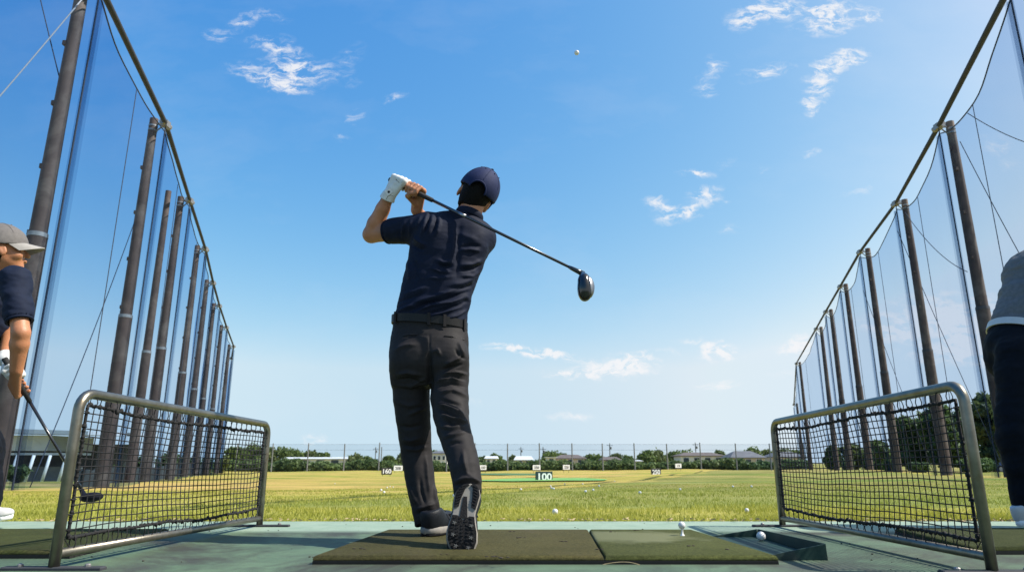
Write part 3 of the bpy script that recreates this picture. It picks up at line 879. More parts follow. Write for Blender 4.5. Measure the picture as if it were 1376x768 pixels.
def litter():
    """dry clippings along the edge of the paint and crumbs on the tee floor"""
    mb = MB()
    for i in range(5200):
        x = random.uniform(-4.2, 4.2); y = 3.985 + random.gauss(-.01, 0.036) + 0.03 * mnoise.noise(Vector((x * 2, 1, 1)))
        L, w, a = random.uniform(.004, .016), random.uniform(.0008, .0026), random.uniform(0, math.pi)
        z = (0.003 if y < 3.93 else gz(x, y) + 0.012) + random.uniform(0, .012)
        if y > 3.93: z = max(z, -0.02)
        dx, dy = math.cos(a) * L, math.sin(a) * L
        px_, py_ = -math.sin(a) * w, math.cos(a) * w
        mb.add([(x - dx, y - dy, z), (x + px_, y + py_, z + .006), (x + dx, y + dy, z + random.uniform(-.002, .006)), (x - px_, y - py_, z - .001)], [(0, 3, 2, 1)])
    tag(mb.build('straw_litter', M['straw']), kind='stuff')
    mb = MB()
    for i in range(70):
        x, y = random.uniform(-1.6, 1.9), random.uniform(1.9, 3.85)
        if -0.62 < x < 1.06 and 2.25 < y < 3.2:
            continue
        r = random.uniform(.0015, .005)
        mb.ball((x, y, r * .4), r, 6, (1, random.uniform(.4, 1), .5))
    for (px, py) in ((483, 737), (660, 748), (676, 749), (668, 747), (600, 744), (690, 714), (857, 712), (826, 714), (806, 738), (930, 733), (700, 722), (755, 727), (980, 738)):
        p = PZ(px, py, .027)
        for k in range(3):
            r = random.uniform(.002, .005)
            mb.ball((p[0] + random.uniform(-.02, .02), p[1] + random.uniform(-.01, .01), .027 + r * .3), r, 6, (1.6, .8, .5))
    tag(mb.build('crumb_litter', M['twig']), kind='stuff')
litter()

# ------------------------------------------------------------------ tee mats
def turf_panel(mb, quad, z0, z1, round_=.012):
    """a slab with a rolled upper edge; quad = four ground corners anticlockwise"""
    q = [np.array(p, dtype=float) for p in quad]
    c = sum(q) / 4
    rings = []
    for ins, z in ((0, z0), (0, z1 - round_), (round_ * .35, z1 - round_ * .3), (round_, z1)):
        ring = []
        for i in range(4):
            a, b, d = q[i - 1], q[i], q[(i + 1) % 4]
            e1, e2 = unit(a - b), unit(d - b)
            ring.append(np.append(b + (e1 + e2) * ins, z))
        rings += ring
    fs = [(3, 2, 1, 0), (12, 13, 14, 15)] + [(k * 4 + i, k * 4 + (i + 1) % 4, k * 4 + 4 + (i + 1) % 4, k * 4 + 4 + i) for k in range(3) for i in range(4)]
    mb.add(rings, fs)
    return mb

MZ = 0.027
FL, FR, BR, BL = (-.625, 2.285), (.835, 2.285), (.79, 3.165), (-.548, 3.165)
def lerp2(a, b, t): return (a[0] + (b[0] - a[0]) * t, a[1] + (b[1] - a[1]) * t)
fm, bm_ = lerp2(FL, FR, .628), lerp2(BL, BR, .662)
tm = thing('tee_mat', 'worn brown and olive turf mat on thick black rubber under the golfer in mid swing', 'golf mat', (0.1, 2.72, 0))
turf_panel(MB(), [FL, FR, BR, BL], 0.0, 0.013, .004).build('rubber_base', M['mat_rubber'], tm)
turf_panel(MB(), [FL, lerp2(FL, FR, .626), lerp2(BL, BR, .660), BL], 0.0125, MZ, .011).build('stance_turf', M['turf_old'], tm, angle=40)
o = turf_panel(MB(), [lerp2(FL, FR, .6285), FR, BR, lerp2(BL, BR, .6625)], 0.0125, MZ, .011).build('hitting_turf', M['turf_new'], tm, angle=40)
o['label'] = 'greener hitting half with a pale worn patch'
sb = MB()
for (u, h) in ((0.0, .0),):
    pts = []
    for i in range(14):
        t = i / 13
        px = 812 + 50 * t
        p = PZ(px, 757 - 5 * math.sin(math.pi * t), .010)
        pts.append((p[0], 2.262 + .006 * math.sin(5 * t), .003 + .007 * math.sin(math.pi * t)))
    sb.tube(pts, .0011, 6)
tag(sb.build('straw_strand', M['straw'], origin=None), 'single curled straw strand at the front edge of the central mat', 'straw')

def side_mat(label, quad):
    c = np.array(quad).mean(0)
    t = thing('tee_mat', label, 'golf mat', (c[0], c[1], 0))
    turf_panel(MB(), quad, 0.0, 0.014, .004).build('rubber_base', M['mat_rubber'], t)
    turf_panel(MB(), quad, 0.0135, MZ, .011).build('turf', M['turf_side'], t, angle=40)
side_mat('dark olive turf mat behind the left metal divider net', [(-3.1, 2.42), (-1.47, 2.42), (-1.52, 3.2), (-3.1, 3.2)])
side_mat('dark olive turf mat behind the right metal divider net', [(1.60, 2.52), (3.2, 2.52), (3.2, 3.24), (1.72, 3.24)])

# ball tray, tee and balls
def ball_tray():
    t = thing('ball_tray', 'dark green plastic ball tray beside the right end of the central mat', 'ball tray', (.94, 2.72, 0))
    x0, x1, y0, y1 = .838, 1.03, 2.385, 3.02
    mb = MB()
    mb.box(((x0 + x1) / 2, (y0 + y1) / 2, .005), (x1 - x0 - .022, y1 - y0 - .022, .010))
    mb.build('tray_floor', M['tray'], t)
    mb = MB()
    def wall(p, q, h0, h1, th):
        p, q = np.array(p), np.array(q)
        d = unit(q - p); n = np.array([-d[1], d[0]]) * th / 2
        vs = []
        for r, h in ((p, h0), (q, h1)):
            vs += [(*(r + n), 0), (*(r - n), 0), (*(r - n * .6), h), (*(r + n * .6), h)]
        mb.add(vs, [(0, 1, 2, 3), (7, 6, 5, 4), (0, 4, 5, 1), (1, 5, 6, 2), (2, 6, 7, 3), (3, 7, 4, 0)])
    wall((x0, y0), (x1, y0), .014, .050, .011)
    wall((x1, y0 + .0057), (x1, y1), .050, .040, .012)
    wall((x1 - .0062, y1), (x0, y1), .040, .012, .011)
    wall((x0, y1 - .0057), (x0, y0 + .0057), .012, .012, .010)
    mb.build('tray_wall', M['tray'], t, angle=35)
ball_tray()

def golf_ball(name, label, c, r=.02135, group=None, n=16):
    mb = MB().ball((0, 0, 0), r, n)
    o = link(name, mesh_from(name, mb.v, mb.f), M['ball'])
    o.location = Vector([float(q) for q in c])
    return tag(o, label, 'golf ball', group)

tp = PZ(917, 719, MZ)
tee = MB().lathe((tp[0], tp[1], MZ), [(.009, 0), (.008, .003), (.0045, .007), (.0040, .020), (.0060, .024), (.0066, .026), (.005, .0265)], 16)
tag(tee.build('golf_tee', M['tee'], origin=(tp[0], tp[1], MZ), angle=50), 'white rubber tee standing on the greener half of the mat', 'golf tee')
golf_ball('golf_ball', 'white golf ball set on the white tee', (tp[0], tp[1], MZ + .0255 + .0135), .0145)
golf_ball('golf_ball', 'white golf ball lying in the dark green tray', (.985, 2.86, .010 + .0178), .0178)
golf_ball('golf_ball', 'white golf ball flying high in the blue sky', P(775, 71, 4.95), .0205)
pg = PZ(746, 687, gz(.3, 4.6) + .02)
golf_ball('golf_ball', 'white golf ball half sunk in the near grass edge behind the mat', pg)
bp = [(700, 659), (741, 657), (759, 651), (783, 651), (787, 662), (797, 660), (805, 654), (914, 659), (985, 655), (520, 656), (512, 660), (516, 663), (524, 654), (528, 655), (740, 654), (744, 658), (765, 643), (803, 645), (450, 650), (610, 668), (826, 647), (860, 664), (1004, 690), (1010, 655)]
for i, (px, py) in enumerate(bp):
    # nearest ground crossing of the sight line
    lo_, hi_ = 4.0, 60.0
    for _ in range(40):
        mid = (lo_ + hi_) / 2
        p = P(px, py, mid)
        if p[2] > gz(p[0], mid): lo_ = mid
        else: hi_ = mid
    p = P(px, py, lo_)
    golf_ball('golf_ball', 'white golf ball lying among the others out on the range grass', (p[0], p[1], gz(p[0], p[1]) + .025), .021 if lo_ > 8 else .016, 'range balls scattered on the grass', 10)

# ------------------------------------------------------------------ divider nets
def divider(label, a, b, ztop_a, ztop_b, side):
    """tube frame from near foot a to far foot b with a roped net laced inside"""
    a, b = np.array([a[0], a[1], 0.0]), np.array([b[0], b[1], 0.0])
    t = thing('divider_net', label, 'divider net', (a + b) / 2)
    d = unit(b - a); L = np.linalg.norm(b - a)
    r = .0157
    def pt(u, z): return a + d * u + np.array([0, 0, z])
    rc = .055
    path = [pt(0, .006), pt(0, ztop_a - rc - .1)]
    for i in range(7):
        q = math.pi / 2 * i / 6
        path.append(pt(rc - rc * math.cos(q), ztop_a - rc + rc * math.sin(q)))
    for i in range(7):
        q = math.pi / 2 * i / 6
        path.append(pt(L - rc + rc * math.sin(q), ztop_b - rc + rc * math.cos(q)))
    path += [pt(L, ztop_b - rc - .1), pt(L, .006)]
    MB().tube(path, r, 20).build('tube_frame', M['frame'], t, smooth=True)
    MB().tube([pt(r * .6, .045), pt(L - r * .6, .040)], r * .86, 16).build('bottom_bar', M['frame'], t, smooth=True)
    for u in (0.0, L):
        c = pt(u, 0)
        MB().bevel_box((c[0], c[1], .005), (.30, .034, .010), .003).build('foot_plate', M['rail'], t)
        for s_ in (-1, 1):
            bb = MB()
            bb.lathe((c[0] + s_ * .10, c[1], .010), [(.009, 0), (.009, .005), (.006, .008), (.002, .009)], 8)
            bb.build('anchor_bolt', M['bracket'], t)
    # net
    nu_, nv_ = 42, 17
    m = .040
    def np_(u, v):
        zt = ztop_a + (ztop_b - ztop_a) * u
        sagt = .010 * math.sin(math.pi * u) + .004 * math.sin(9 * u + side)
        z0, z1 = .085 + .006 * math.sin(7 * u), zt - .040 - sagt
        bulge = .018 * math.sin(math.pi * u) * math.sin(math.pi * v)
        k = mnoise.noise(Vector((u * 6, v * 3, side))) * .006
        p = a + d * (m + (L - 2 * m) * u + k) + np.array([0, 0, z0 + (z1 - z0) * v + k])
        return p + np.array([side * bulge, 0, 0])
    mesh_ = MB()
    for i in range(1, nu_):
        mesh_.tube([np_(i / nu_, j / nv_) for j in range(nv_ + 1)], .0019, 4, False)
    for j in range(1, nv_):
        mesh_.tube([np_(i / nu_, j / nv_) for i in range(nu_ + 1)], .0019, 4, False)
    for i in range(1, nu_):
        for j in range(1, nv_):
            mesh_.ball(np_(i / nu_, j / nv_), .0033, 4)
    mesh_.build('net_mesh', M['rope'], t)
    # border rope with its knots and the lacing that ties it to the tube
    per = [np_(u, 0) for u in np.linspace(0, 1, 60)] + [np_(1, v) for v in np.linspace(0, 1, 24)[1:]] + [np_(u, 1) for u in np.linspace(1, 0, 60)[1:]] + [np_(0, v) for v in np.linspace(1, 0, 24)[1:-1]]
    rope = MB().tube(per, .0052, 6, closed=True)
    for k in range(len(per)):
        p, q = per[k], per[(k + 1) % len(per)]
        c = (p + q) / 2 + np.array([0, 0, random.uniform(-.004, .004)])
        rope.ball(c, random.uniform(.0058, .0088), 6, (1, random.uniform(.6, 1.2), random.uniform(.8, 1.2)))
    rope.build('border_rope', M['rope'], t, smooth=True)
    lace = MB()
    def coil(p, c, along):
        """one turn of lacing cord from the rope round the tube"""
        e = unit(c - p); n_ = unit(np.cross(e, along))
        pts = []
        for i in range(9):
            q = math.pi * 2 * i / 8
            pts.append((p + c) / 2 + e * (np.linalg.norm(c - p) / 2 + .006) * math.cos(q) + n_ * .012 * math.sin(q) + along * .008 * (i / 8 - .5))
        return pts
    cord, zup = [], np.array([0, 0, 1.0])
    for i in range(26):
        u = (i + .5) / 26
        cord += coil(np_(u, 1), pt(m + (L - 2 * m) * u, ztop_a + (ztop_b - ztop_a) * u - r), d)
    for j in range(9):
        v = 1 - (j + .5) / 9
        cord += coil(np_(1, v), pt(L - r, np_(1, v)[2]), -zup)
    for i in range(26):
        u = 1 - (i + .5) / 26
        cord += coil(np_(u, 0), pt(m + (L - 2 * m) * u, .045 + r * .5), -d)
    for j in range(9):
        v = (j + .5) / 9
        cord += coil(np_(0, v), pt(r, np_(0, v)[2]), zup)
    lace.tube(cord, .0018, 4, False)
    lace.build('lacing_cord', M['rope'], t)
divider('low metal framed divider net on the left with a knotted black border rope', (-1.36, 2.17), (-1.262, 3.6), .522, .500, -1.0)
divider('low metal framed divider net on the right beside the ball tray', (1.378, 2.10), (1.352, 3.6), .540, .512, 1.0)

# ------------------------------------------------------------------ net poles, nets and rails
HP = 17.3
def row_pole(x, y, h, label, side, arm=True, rad=.36, group='net poles'):
    z = gz(x, y) - .2
    t = thing('net_pole', label, 'pole', (x, y, z))
    zj = h * .44 + .35 * mnoise.noise(Vector((x, y, 4.4)))
    t.rotation_euler = (.006 * mnoise.noise(Vector((x, y, 1.1))), .006 * mnoise.noise(Vector((x, y, 2.2))), 0)
    MB().tube([(x, y, z), (x, y, z + zj)], [rad, rad * .90], 20).build('lower_shaft', M['pole_sleeve'], t, smooth=False, angle=50)
    MB().tube([(x, y, z + zj), (x, y, z + h * .75), (x, y, z + h)], [rad * .80, rad * .70, rad * .60], 20).build('upper_shaft', M['pole'], t, angle=50)
    MB().tube([(x, y, z + zj - .02), (x, y, z + zj + .12)], [rad * .925, rad * .90], 20).build('joint_ring', M['pole_ring'] if side < 0 else M['pole_band'], t, angle=50)
    if arm:
        ib = -side          # towards the field
        mb = MB()
        zt = z + h - .25
        mb.tube([(x, y, zt), (x + ib * .62, y, zt)], .06, 8)
        mb.tube([(x, y, zt - .55), (x + ib * .55, y, zt - .05)], .035, 6)
        for q in (-.1, .12):
            mb.lathe((x, y, zt + q - .3), [(rad * .66, 0), (rad * .66, .09)], 16)
        mb.box((x + ib * .60, y, zt), (.16, .24, .26))
        mb.build('arm_bracket', M['bracket'], t)
        for q in range(4):
            MB().box((x - rad * .5, y - rad * .45, z + h * (.46 + .13 * q)), (.12, .12, .16)).build('step_peg', M['pole'], t)
    return t

ordn = ['first', 'second', 'third', 'fourth', 'fifth', 'sixth', 'seventh', 'eighth', 'ninth', 'tenth']
LEFT = [(-15.0, 20.5), (-17.35, 30.0), (-20.7, 39.9), (-23.9, 49.5), (-27.55, 59.5), (-30.75, 68.6), (-34.2, 79.0), (-38.9, 93.0), (-43.6, 104.0)]
RIGHT = [(18.4, 21.0), (21.9, 31.0), (25.3, 41.2), (28.2, 51.7), (31.6, 62.4), (34.6, 72.3), (38.0, 82.6), (47.0, 111.0), (54.5, 132.0)]
def rail_pt(side, x, y, h):
    return np.array([x - side * .60, y, gz(x, y) - .2 + h - .25])

def build_side(side, spots, heights, first_hidden):
    who = 'left' if side < 0 else 'right'
    tops = []
    for i, ((x, y), h) in enumerate(zip(spots, heights)):
        tops.append(rail_pt(side, x, y, h))
        if side < 0:
            lab = ['tall brown pole rising behind the man in the grey cap', 'second tall brown pole of the left net row counted from the tee'][i] if i < 2 else '%s tall brown pole of the %s net row counted from the tee' % (ordn[i], who)
        else:
            lab = ['brown pole of the right net row just outside the picture edge', 'brown pole rising behind the man in grey with the white belt'][i] if i < 2 else '%s tall brown pole of the %s net row counted from the tee' % (ordn[i], who)
        if i == 0 and first_hidden:
            continue
        row_pole(x, y, h, lab, side, True, .315, 'tall poles of the %s net' % who)
    # rail
    t = thing('net_rail', 'long grey pipe rail joining the pole tops along the %s net' % who, 'rail', tops[0])
    ext = tops[0] + (tops[0] - tops[1]) * 1.6
    MB().tube([ext] + tops, [.115] * 3 + [.10] * (len(tops) - 2), 12, True).build('pipe', M['rail'], t, smooth=True)
    for p in tops:
        MB().box(p, (.3, .34, .3)).tube([p + np.array([0, -.35, 0]), p + np.array([0, .35, 0])], .15, 10).build('pipe_joint', M['bracket'], t)
    # net: one hung sheet per bay
    n = thing('range_net', 'huge fine blue grey safety net hung from the %s row of poles' % who, 'net', (tops[0][0], tops[0][1], 0))
    chain_ = [ext] + tops
    for k in range(len(chain_) - 1):
        p, q = chain_[k], chain_[k + 1]
        vs, fs = [], []
        nU, nV = 18, 10
        sag = (1.15 if side > 0 else .5) * min(1.0, np.linalg.norm(q - p) / 10)
        for i in range(nU + 1):
            u = i / nU
            c = p + (q - p) * u
            zt = c[2] - .40 - sag * 4 * u * (1 - u)
            zb = gz(c[0], c[1]) + .05
            for j in range(nV + 1):
                w_ = j / nV
                off = .16 * mnoise.noise(Vector((c[0] * .3, c[1] * .3, w_ * 4))) + side * .5 * math.sin(math.pi * u) * math.sin(math.pi * w_)
                vs.append((c[0] + off, c[1], zb + (zt - zb) * w_))
        for i in range(nU):
            for j in range(nV):
                fs.append((i * (nV + 1) + j, (i + 1) * (nV + 1) + j, (i + 1) * (nV + 1) + j + 1, i * (nV + 1) + j + 1))
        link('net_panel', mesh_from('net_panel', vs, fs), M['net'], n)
        hem = MB().tube([vs[i * (nV + 1) + nV] for i in range(nU + 1)], .030, 6)
        hem.build('hem_rope', M['wire'], n, smooth=True)
        # a mid bay cable in the cloth
        u = .52
        c = p + (q - p) * u
        MB().tube([(c[0], c[1], gz(c[0], c[1])), (c[0], c[1], c[2] - .45 - sag * 4 * u * (1 - u))], .018, 5).build('vertical_cord', M['wire'], n)
    for k, p in enumerate(tops):
        # where two sheets meet the cloth is gathered in a folded band round a rope
        d = unit(tops[min(k + 1, len(tops) - 1)] - tops[max(k - 1, 0)])
        vs, fs = [], []
        nV = 14
        for j in range(nV + 1):
            w_ = j / nV
            zb = gz(p[0], p[1])
            z = zb + (p[2] - .5 - zb) * w_
            hw = (.62 - .52 * w_) * .45 + .05
            for u, dd in ((-1, .1), (-.5, -.06), (0, .08), (.5, -.06), (1, .1)):
                vs.append((p[0] + d[0] * u * hw - side * (dd + .05), p[1] + d[1] * u * hw + dd, z))
        for j in range(nV):
            for i in range(4):
                fs.append((j * 5 + i, j * 5 + i + 1, (j + 1) * 5 + i + 1, (j + 1) * 5 + i))
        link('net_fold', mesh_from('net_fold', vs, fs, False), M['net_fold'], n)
        MB().tube([(p[0], p[1], gz(p[0], p[1])), (p[0], p[1], p[2] - .1)], .032, 6).build('seam_rope', M['wire'], n)
build_side(-1, LEFT, [HP] * 9, False)
build_side(1, RIGHT, [HP] * 8 + [12.2], True)
# the lone shorter pole outside the left row
sp_ = P(176, 648, 36.0)
row_pole(P(173, 648, 38.0)[0], 38.0, 16.9, 'slimmer bare brown pole without a bracket standing among the left net poles', -1, False, .27)

# guy wires
def guy(label, pts, r, m):
    p0 = np.array(pts[0])
    tag(MB().tube(pts, r, 6).build('guy_wire', m, origin=p0, smooth=True), label, 'guy wire')
def sagline(a, b, s, n=16):
    a, b = np.array(a), np.array(b)
    return [a + (b - a) * t - np.array([0, 0, 4 * s * t * (1 - t)]) for t in np.linspace(0, 1, n + 1)]
zc1 = P(118, -10, 20.3)
g0 = P(-160, 300, 17.0); g0 = zc1 + (g0 - zc1) * ((zc1[2] - gz(-30, 17)) / (zc1[2] - g0[2])); guy('pale twine stay slanting down left from the nearest left pole', sagline(zc1, g0, .3), .022, M['pale_rope'])
a_, b_ = P(45, -40, 22.0), P(80, 105, 20.6); guy('thin dark stay meeting the nearest left pole high up', sagline(a_, b_, .02), .02, M['wire'])
def gnd(px, Y): return on_ground(px, Y)
for a, b, lab, s in ((P(198, 250, 30.4), gnd(40, 26.0), 'thin stay from the second left pole down to the grass by the shed', .5),
                     (P(1206, 310, 41.4), gnd(1352, 40.0), 'thin stay from the third right pole down towards the trees', .2),
                     (P(1160, 390, 51.9), gnd(1255, 50.0), 'thin stay from the fourth right pole down towards the hedge', .2),
                     (P(1290, 190, 31.3), P(1420, 430, 30.0), 'thin stay slanting behind the man in grey', .2),
                     (P(1300, 152, 31.2), P(1450, 205, 30.0), 'thin slack cord across the upper right net', .5),
                     (P(1216, 285, 41.0), P(1300, 365, 36.0), 'thin slack cord between the second and third right poles', .6)):
    guy(lab, sagline(a, b, s), .02, M['wire'])

# windbreak cloth at the foot of the left net
def windbreak():
    t = thing('windbreak_fence', 'dark windbreak cloth along the foot of the left net row', 'fence', (LEFT[1][0], LEFT[1][1], gz(*LEFT[1])))
    vs, fs, posts = [], [], []
    chain_ = LEFT[1:]
    k = 0
    for i in range(len(chain_) - 1):
        for s_ in range(12):
            u = s_ / 12
            x = chain_[i][0] + (chain_[i + 1][0] - chain_[i][0]) * u - .9
            y = chain_[i][1] + (chain_[i + 1][1] - chain_[i][1]) * u
            h = .42 + .010 * y + .12 * mnoise.noise(Vector((x, y, 2)))
            z = gz(x, y)
            vs += [(x - .02, y, z - .1), (x - .02 + .05 * math.sin(s_), y, z + h), (x + .02 + .05 * math.sin(s_), y, z + h), (x + .02, y, z - .1)]
            if s_ % 6 == 0: posts.append((x - .06, y, z, h))
            if k:
                b = k * 4
                for q in range(3):
                    fs.append((b - 4 + q, b + q, b + q + 1, b - 3 + q))
            k += 1
    link('cloth', mesh_from('cloth', vs, fs, False), M['skirt'], t)
    for (x, y, z, h) in posts:
        MB().tube([(x, y, z - .2), (x, y, z + h + .08)], .05, 8).build('post', M['concrete_post'], t)
windbreak()

# ------------------------------------------------------------------ distance boards
def text_mesh(s, size, bold):
    cu = bpy.data.curves.new('lettering', 'FONT')
    cu.body = s; cu.size = size; cu.align_x = 'CENTER'; cu.align_y = 'CENTER'
    cu.offset = bold; cu.extrude = .004
    ob = bpy.data.objects.new('lettering', cu)
    COL.objects.link(ob)
    dg = bpy.context.evaluated_depsgraph_get()
    me = bpy.data.meshes.new_from_object(ob.evaluated_get(dg))
    bpy.data.objects.remove(ob); bpy.data.curves.remove(cu)
    return me

def board(px, py, wpx, hpx, Y, text, bm, dm, label, fit=.9, rim=None):
    c = P(px, py, Y)
    k = mpp(Y, c[2])
    w, h = wpx * k, hpx * k
    g = gz(c[0], Y)
    t = thing('distance_board', label, 'sign', (c[0], Y, g))
    t.rotation_euler.z = R(20)
    MB().bevel_box((c[0], Y, c[2]), (w, .06, h), .01).build('board', bm, t)
    if rim is not None:
        rb = MB()
        e = .09 * h
        for (dx, dz, sx, sz) in ((0, h / 2 - e / 2, w, e), (0, -h / 2 + e / 2, w, e), (-w / 2 + e / 2, 0, e, h - 2 * e), (w / 2 - e / 2, 0, e, h - 2 * e)):
            rb.box((c[0] + dx, Y - .034, c[2] + dz), (sx, .012, sz))
        rb.build('rim', rim, t)
    me = text_mesh(text, h, h * .026)
    xs = [v.co.x for v in me.vertices]; ys_ = [v.co.y for v in me.vertices]
    sx = fit * w * .88 / (max(xs) - min(xs)); sy = fit * h * .76 / (max(ys_) - min(ys_)); cy_ = (max(ys_) + min(ys_)) / 2
    sx = min(sx, sy * 1.25)
    me.transform(Matrix.Translation(Vector((c[0], Y - .036, c[2]))) @ Matrix.Rotation(R(90), 4, 'X') @ Matrix.Diagonal((sx, sy, 1, 1)) @ Matrix.Translation(Vector((0, -cy_, 0))))
    link('lettering', me, dm, t)
    for s_ in (-.36, .36):
        MB().box((c[0] + s_ * w, Y + .06, (g + c[2]) / 2 - .05), (.03, .03, max(.1, c[2] - g))).build('stake', M['sign_black'], t)
board(731, 640, 24.5, 14, 34.0, '100', M['sign_dark'], M['digit_white'], 'large dark green board reading 100 in white on the target green')
board(519.5, 632.5, 14, 8.8, 62.0, '160', M['sign_black'], M['digit_white'], 'black board reading 160 in white left of the golfer')
board(535, 628.5, 12, 6.5, 88.0, '200', M['sign_white'], M['digit_black'], 'small white board reading 200 half hidden by the golfer trousers', .72)
board(649, 627.6, 9.5, 6, 92.0, '150', M['sign_white'], M['digit_black'], 'small white board reading 150 just right of the golfer legs', .7)
board(721, 627.5, 11, 6.2, 90.0, '250', M['sign_white'], M['digit_black'], 'small white board reading 250 above the large dark board', .72)
board(761, 627.2, 10, 6, 91.0, '220', M['sign_white'], M['digit_black'], 'small white board reading 220 right of the large dark board', .72)
board(881.5, 633.6, 15, 9, 60.0, '250', M['sign_black'], M['digit_white'], 'black board reading 250 in white on the right of the field')
board(911.5, 625.2, 9.5, 5.4, 98.0, '15', M['sign_white'], M['digit_black'], 'tiny white board reading 15 on the far right ridge', .7)

# ------------------------------------------------------------------ far fence, hedge, trees, houses
FENCE_Y = 124.0
def far_fence():
    xs = [(px - 688) / FPX * FENCE_Y * CP for px in (317, 365, 413, 462, 509, 556, 600, 638, 682, 725, 769, 810, 853, 897, 942, 990, 1036, 1082)]
    t = thing('far_net_fence', 'thin grey net fence on slim posts across the far end of the range', 'fence', (0, FENCE_Y, gz(0, FENCE_Y)))
    H = 4.75
    for i, x in enumerate(xs):
        z = gz(x, FENCE_Y)
        MB().tube([(x, FENCE_Y + .01, z - .3), (x, FENCE_Y, .306 + FENCE_Y * .0277 + .3 * mnoise.noise(Vector((i * .9, 1, 1))))], [.125, .10], 8).build('post', M['concrete_post'], t, angle=40)
    vs, fs = [], []
    for i, x in enumerate(xs):
        for q in (gz(x, FENCE_Y), .306 + FENCE_Y * .0262):
            vs.append((x, FENCE_Y + .2, q))
        if i:
            fs.append((2 * i - 2, 2 * i, 2 * i + 1, 2 * i - 1))
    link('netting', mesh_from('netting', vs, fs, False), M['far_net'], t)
    for k in (.0262, .0185):
        MB().tube([(x, FENCE_Y + .15, .306 + FENCE_Y * k) for x in xs], .014, 4).build('tension_wire', M['wire'], t)
far_fence()

def leaf_cloud(blobs, n, size, seed, shell=.55, flat=1.0):
    """leaf clumps as small bent quads spread through overlapping lumps; gaps stay between lumps"""
    g = np.random.default_rng(seed)
    vol = np.array([b[3] * b[4] * b[5] for b in blobs]) ** .75
    which = g.choice(len(blobs), n, p=vol / vol.sum())
    B = np.array(blobs)[which]
    d = g.normal(size=(n, 3)); d /= np.linalg.norm(d, axis=1)[:, None]
    lump = np.array([mnoise.noise(Vector((q * 2.3 + w_ * 7.1).tolist())) for q, w_ in zip(d, which)])
    rad = (shell + (1 - shell) * g.random(n)) * (1 + .34 * lump)
    c = B[:, :3] + d * B[:, 3:6] * rad[:, None]
    nrm = d + g.normal(size=(n, 3)) * .9
    nrm /= np.linalg.norm(nrm, axis=1)[:, None]
    ref = g.normal(size=(n, 3))
    a = np.cross(nrm, ref); a /= np.linalg.norm(a, axis=1)[:, None]
    b = np.cross(nrm, a)
    s = size * (.55 + .9 * g.random(n))[:, None]
    v = np.stack([c - a * s, c - b * s * .6 + nrm * s * .2, c + a * s, c + b * s * .6 + nrm * s * .2], 1)
    return v.reshape(-1, 3), np.arange(n * 4).reshape(-1, 4)

def tree(name, label, x, y, h, w, m, n, size, seed, group=None, trunk=.28, low=.18, z=None):
    g = random.Random(seed)
    z0 = gz(x, y) if z is None else z
    t = thing(name, label, 'tree', (x, y, z0), group)
    blobs = []
    for k in range(11):
        u = g.random()
        zz = z0 + h * (low + (1 - low) * (.12 + .72 * u))
        wr_ = w * .5 * (.35 + .65 * math.sin(math.pi * min(1, .18 + .74 * u)))
        a = g.random() * 2 * math.pi
        rr = wr_ * g.uniform(.2, .72)
        s_ = g.uniform(.24, .40) * w * .75
        blobs.append((x + rr * math.cos(a), y + rr * math.sin(a), zz, s_, s_, s_ * g.uniform(.6, .9)))
    blobs.append((x, y, z0 + h * .55, w * .30, w * .30, h * .26))
    blobs.append((x + g.uniform(-.1, .1) * w, y, z0 + h * .84, w * .22, w * .22, h * .15))
    v, f = leaf_cloud(blobs, n, size, seed)
    v[:, 2] = np.maximum(v[:, 2], z0 + .05)
    link('crown', mesh_from('crown', v, f, False), m, t)
    tb = MB()
    lean = g.uniform(-.03, .03) * h
    tb.tube([(x, y, z0 - .2), (x + lean * .3, y, z0 + h * .3), (x + lean, y, z0 + h * .7)], [trunk, trunk * .7, trunk * .25], 8)
    for k in range(6):
        b = blobs[k]
        u = g.uniform(.22, .5)
        s0 = np.array([x + lean * u, y, z0 + h * u])
        e = np.array(b[:3])
        tb.tube([s0, s0 + (e - s0) * .5 + np.array([0, 0, .04 * h]), e], [trunk * .42, trunk * .26, trunk * .08], 6)
    tb.build('trunk', M['bark'], t, smooth=True)
    return t

def X_at(px, Y): return (px - 688) / FPX * (Y * CP)
def ztop(py, Y): return P(688, py, Y)[2]

# trees behind the right net
for i, (px, Y, wpx, top_, lab, mm) in enumerate((
    (1222, 66, 56, 568, 'rounded dark tree left of the double pair behind the right divider net', 'leaf_a'),
    (1268, 63, 62, 548, 'broad full tree behind the third pole of the right net', 'leaf_b'),
    (1300, 70, 52, 556, 'dense dark tree partly behind the right frame corner', 'leaf_a'),
    (1336, 58, 62, 536, 'tallest dark tree beside the man in grey', 'leaf_c'),
    (1392, 60, 60, 545, 'dark tree hidden behind the man in grey', 'leaf_a'),
    (1180, 78, 34, 596, 'small bushy tree behind the fourth pole of the right net', 'leaf_b'),
    (1150, 92, 34, 600, 'low rounded tree behind the fifth pole of the right net', 'leaf_c'),
    (1120, 104, 26, 603, 'small far tree behind the last right poles', 'leaf_a'))):
    x = X_at(px, Y); z0 = gz(x, Y)
    tree('broadleaf_tree', lab, x, Y, (ztop(top_, Y) - z0) * 1.10, wpx / FPX * Y, M[mm], 5200, .20 + Y * .0014, 40 + i, 'trees behind the right net', .22, .10)

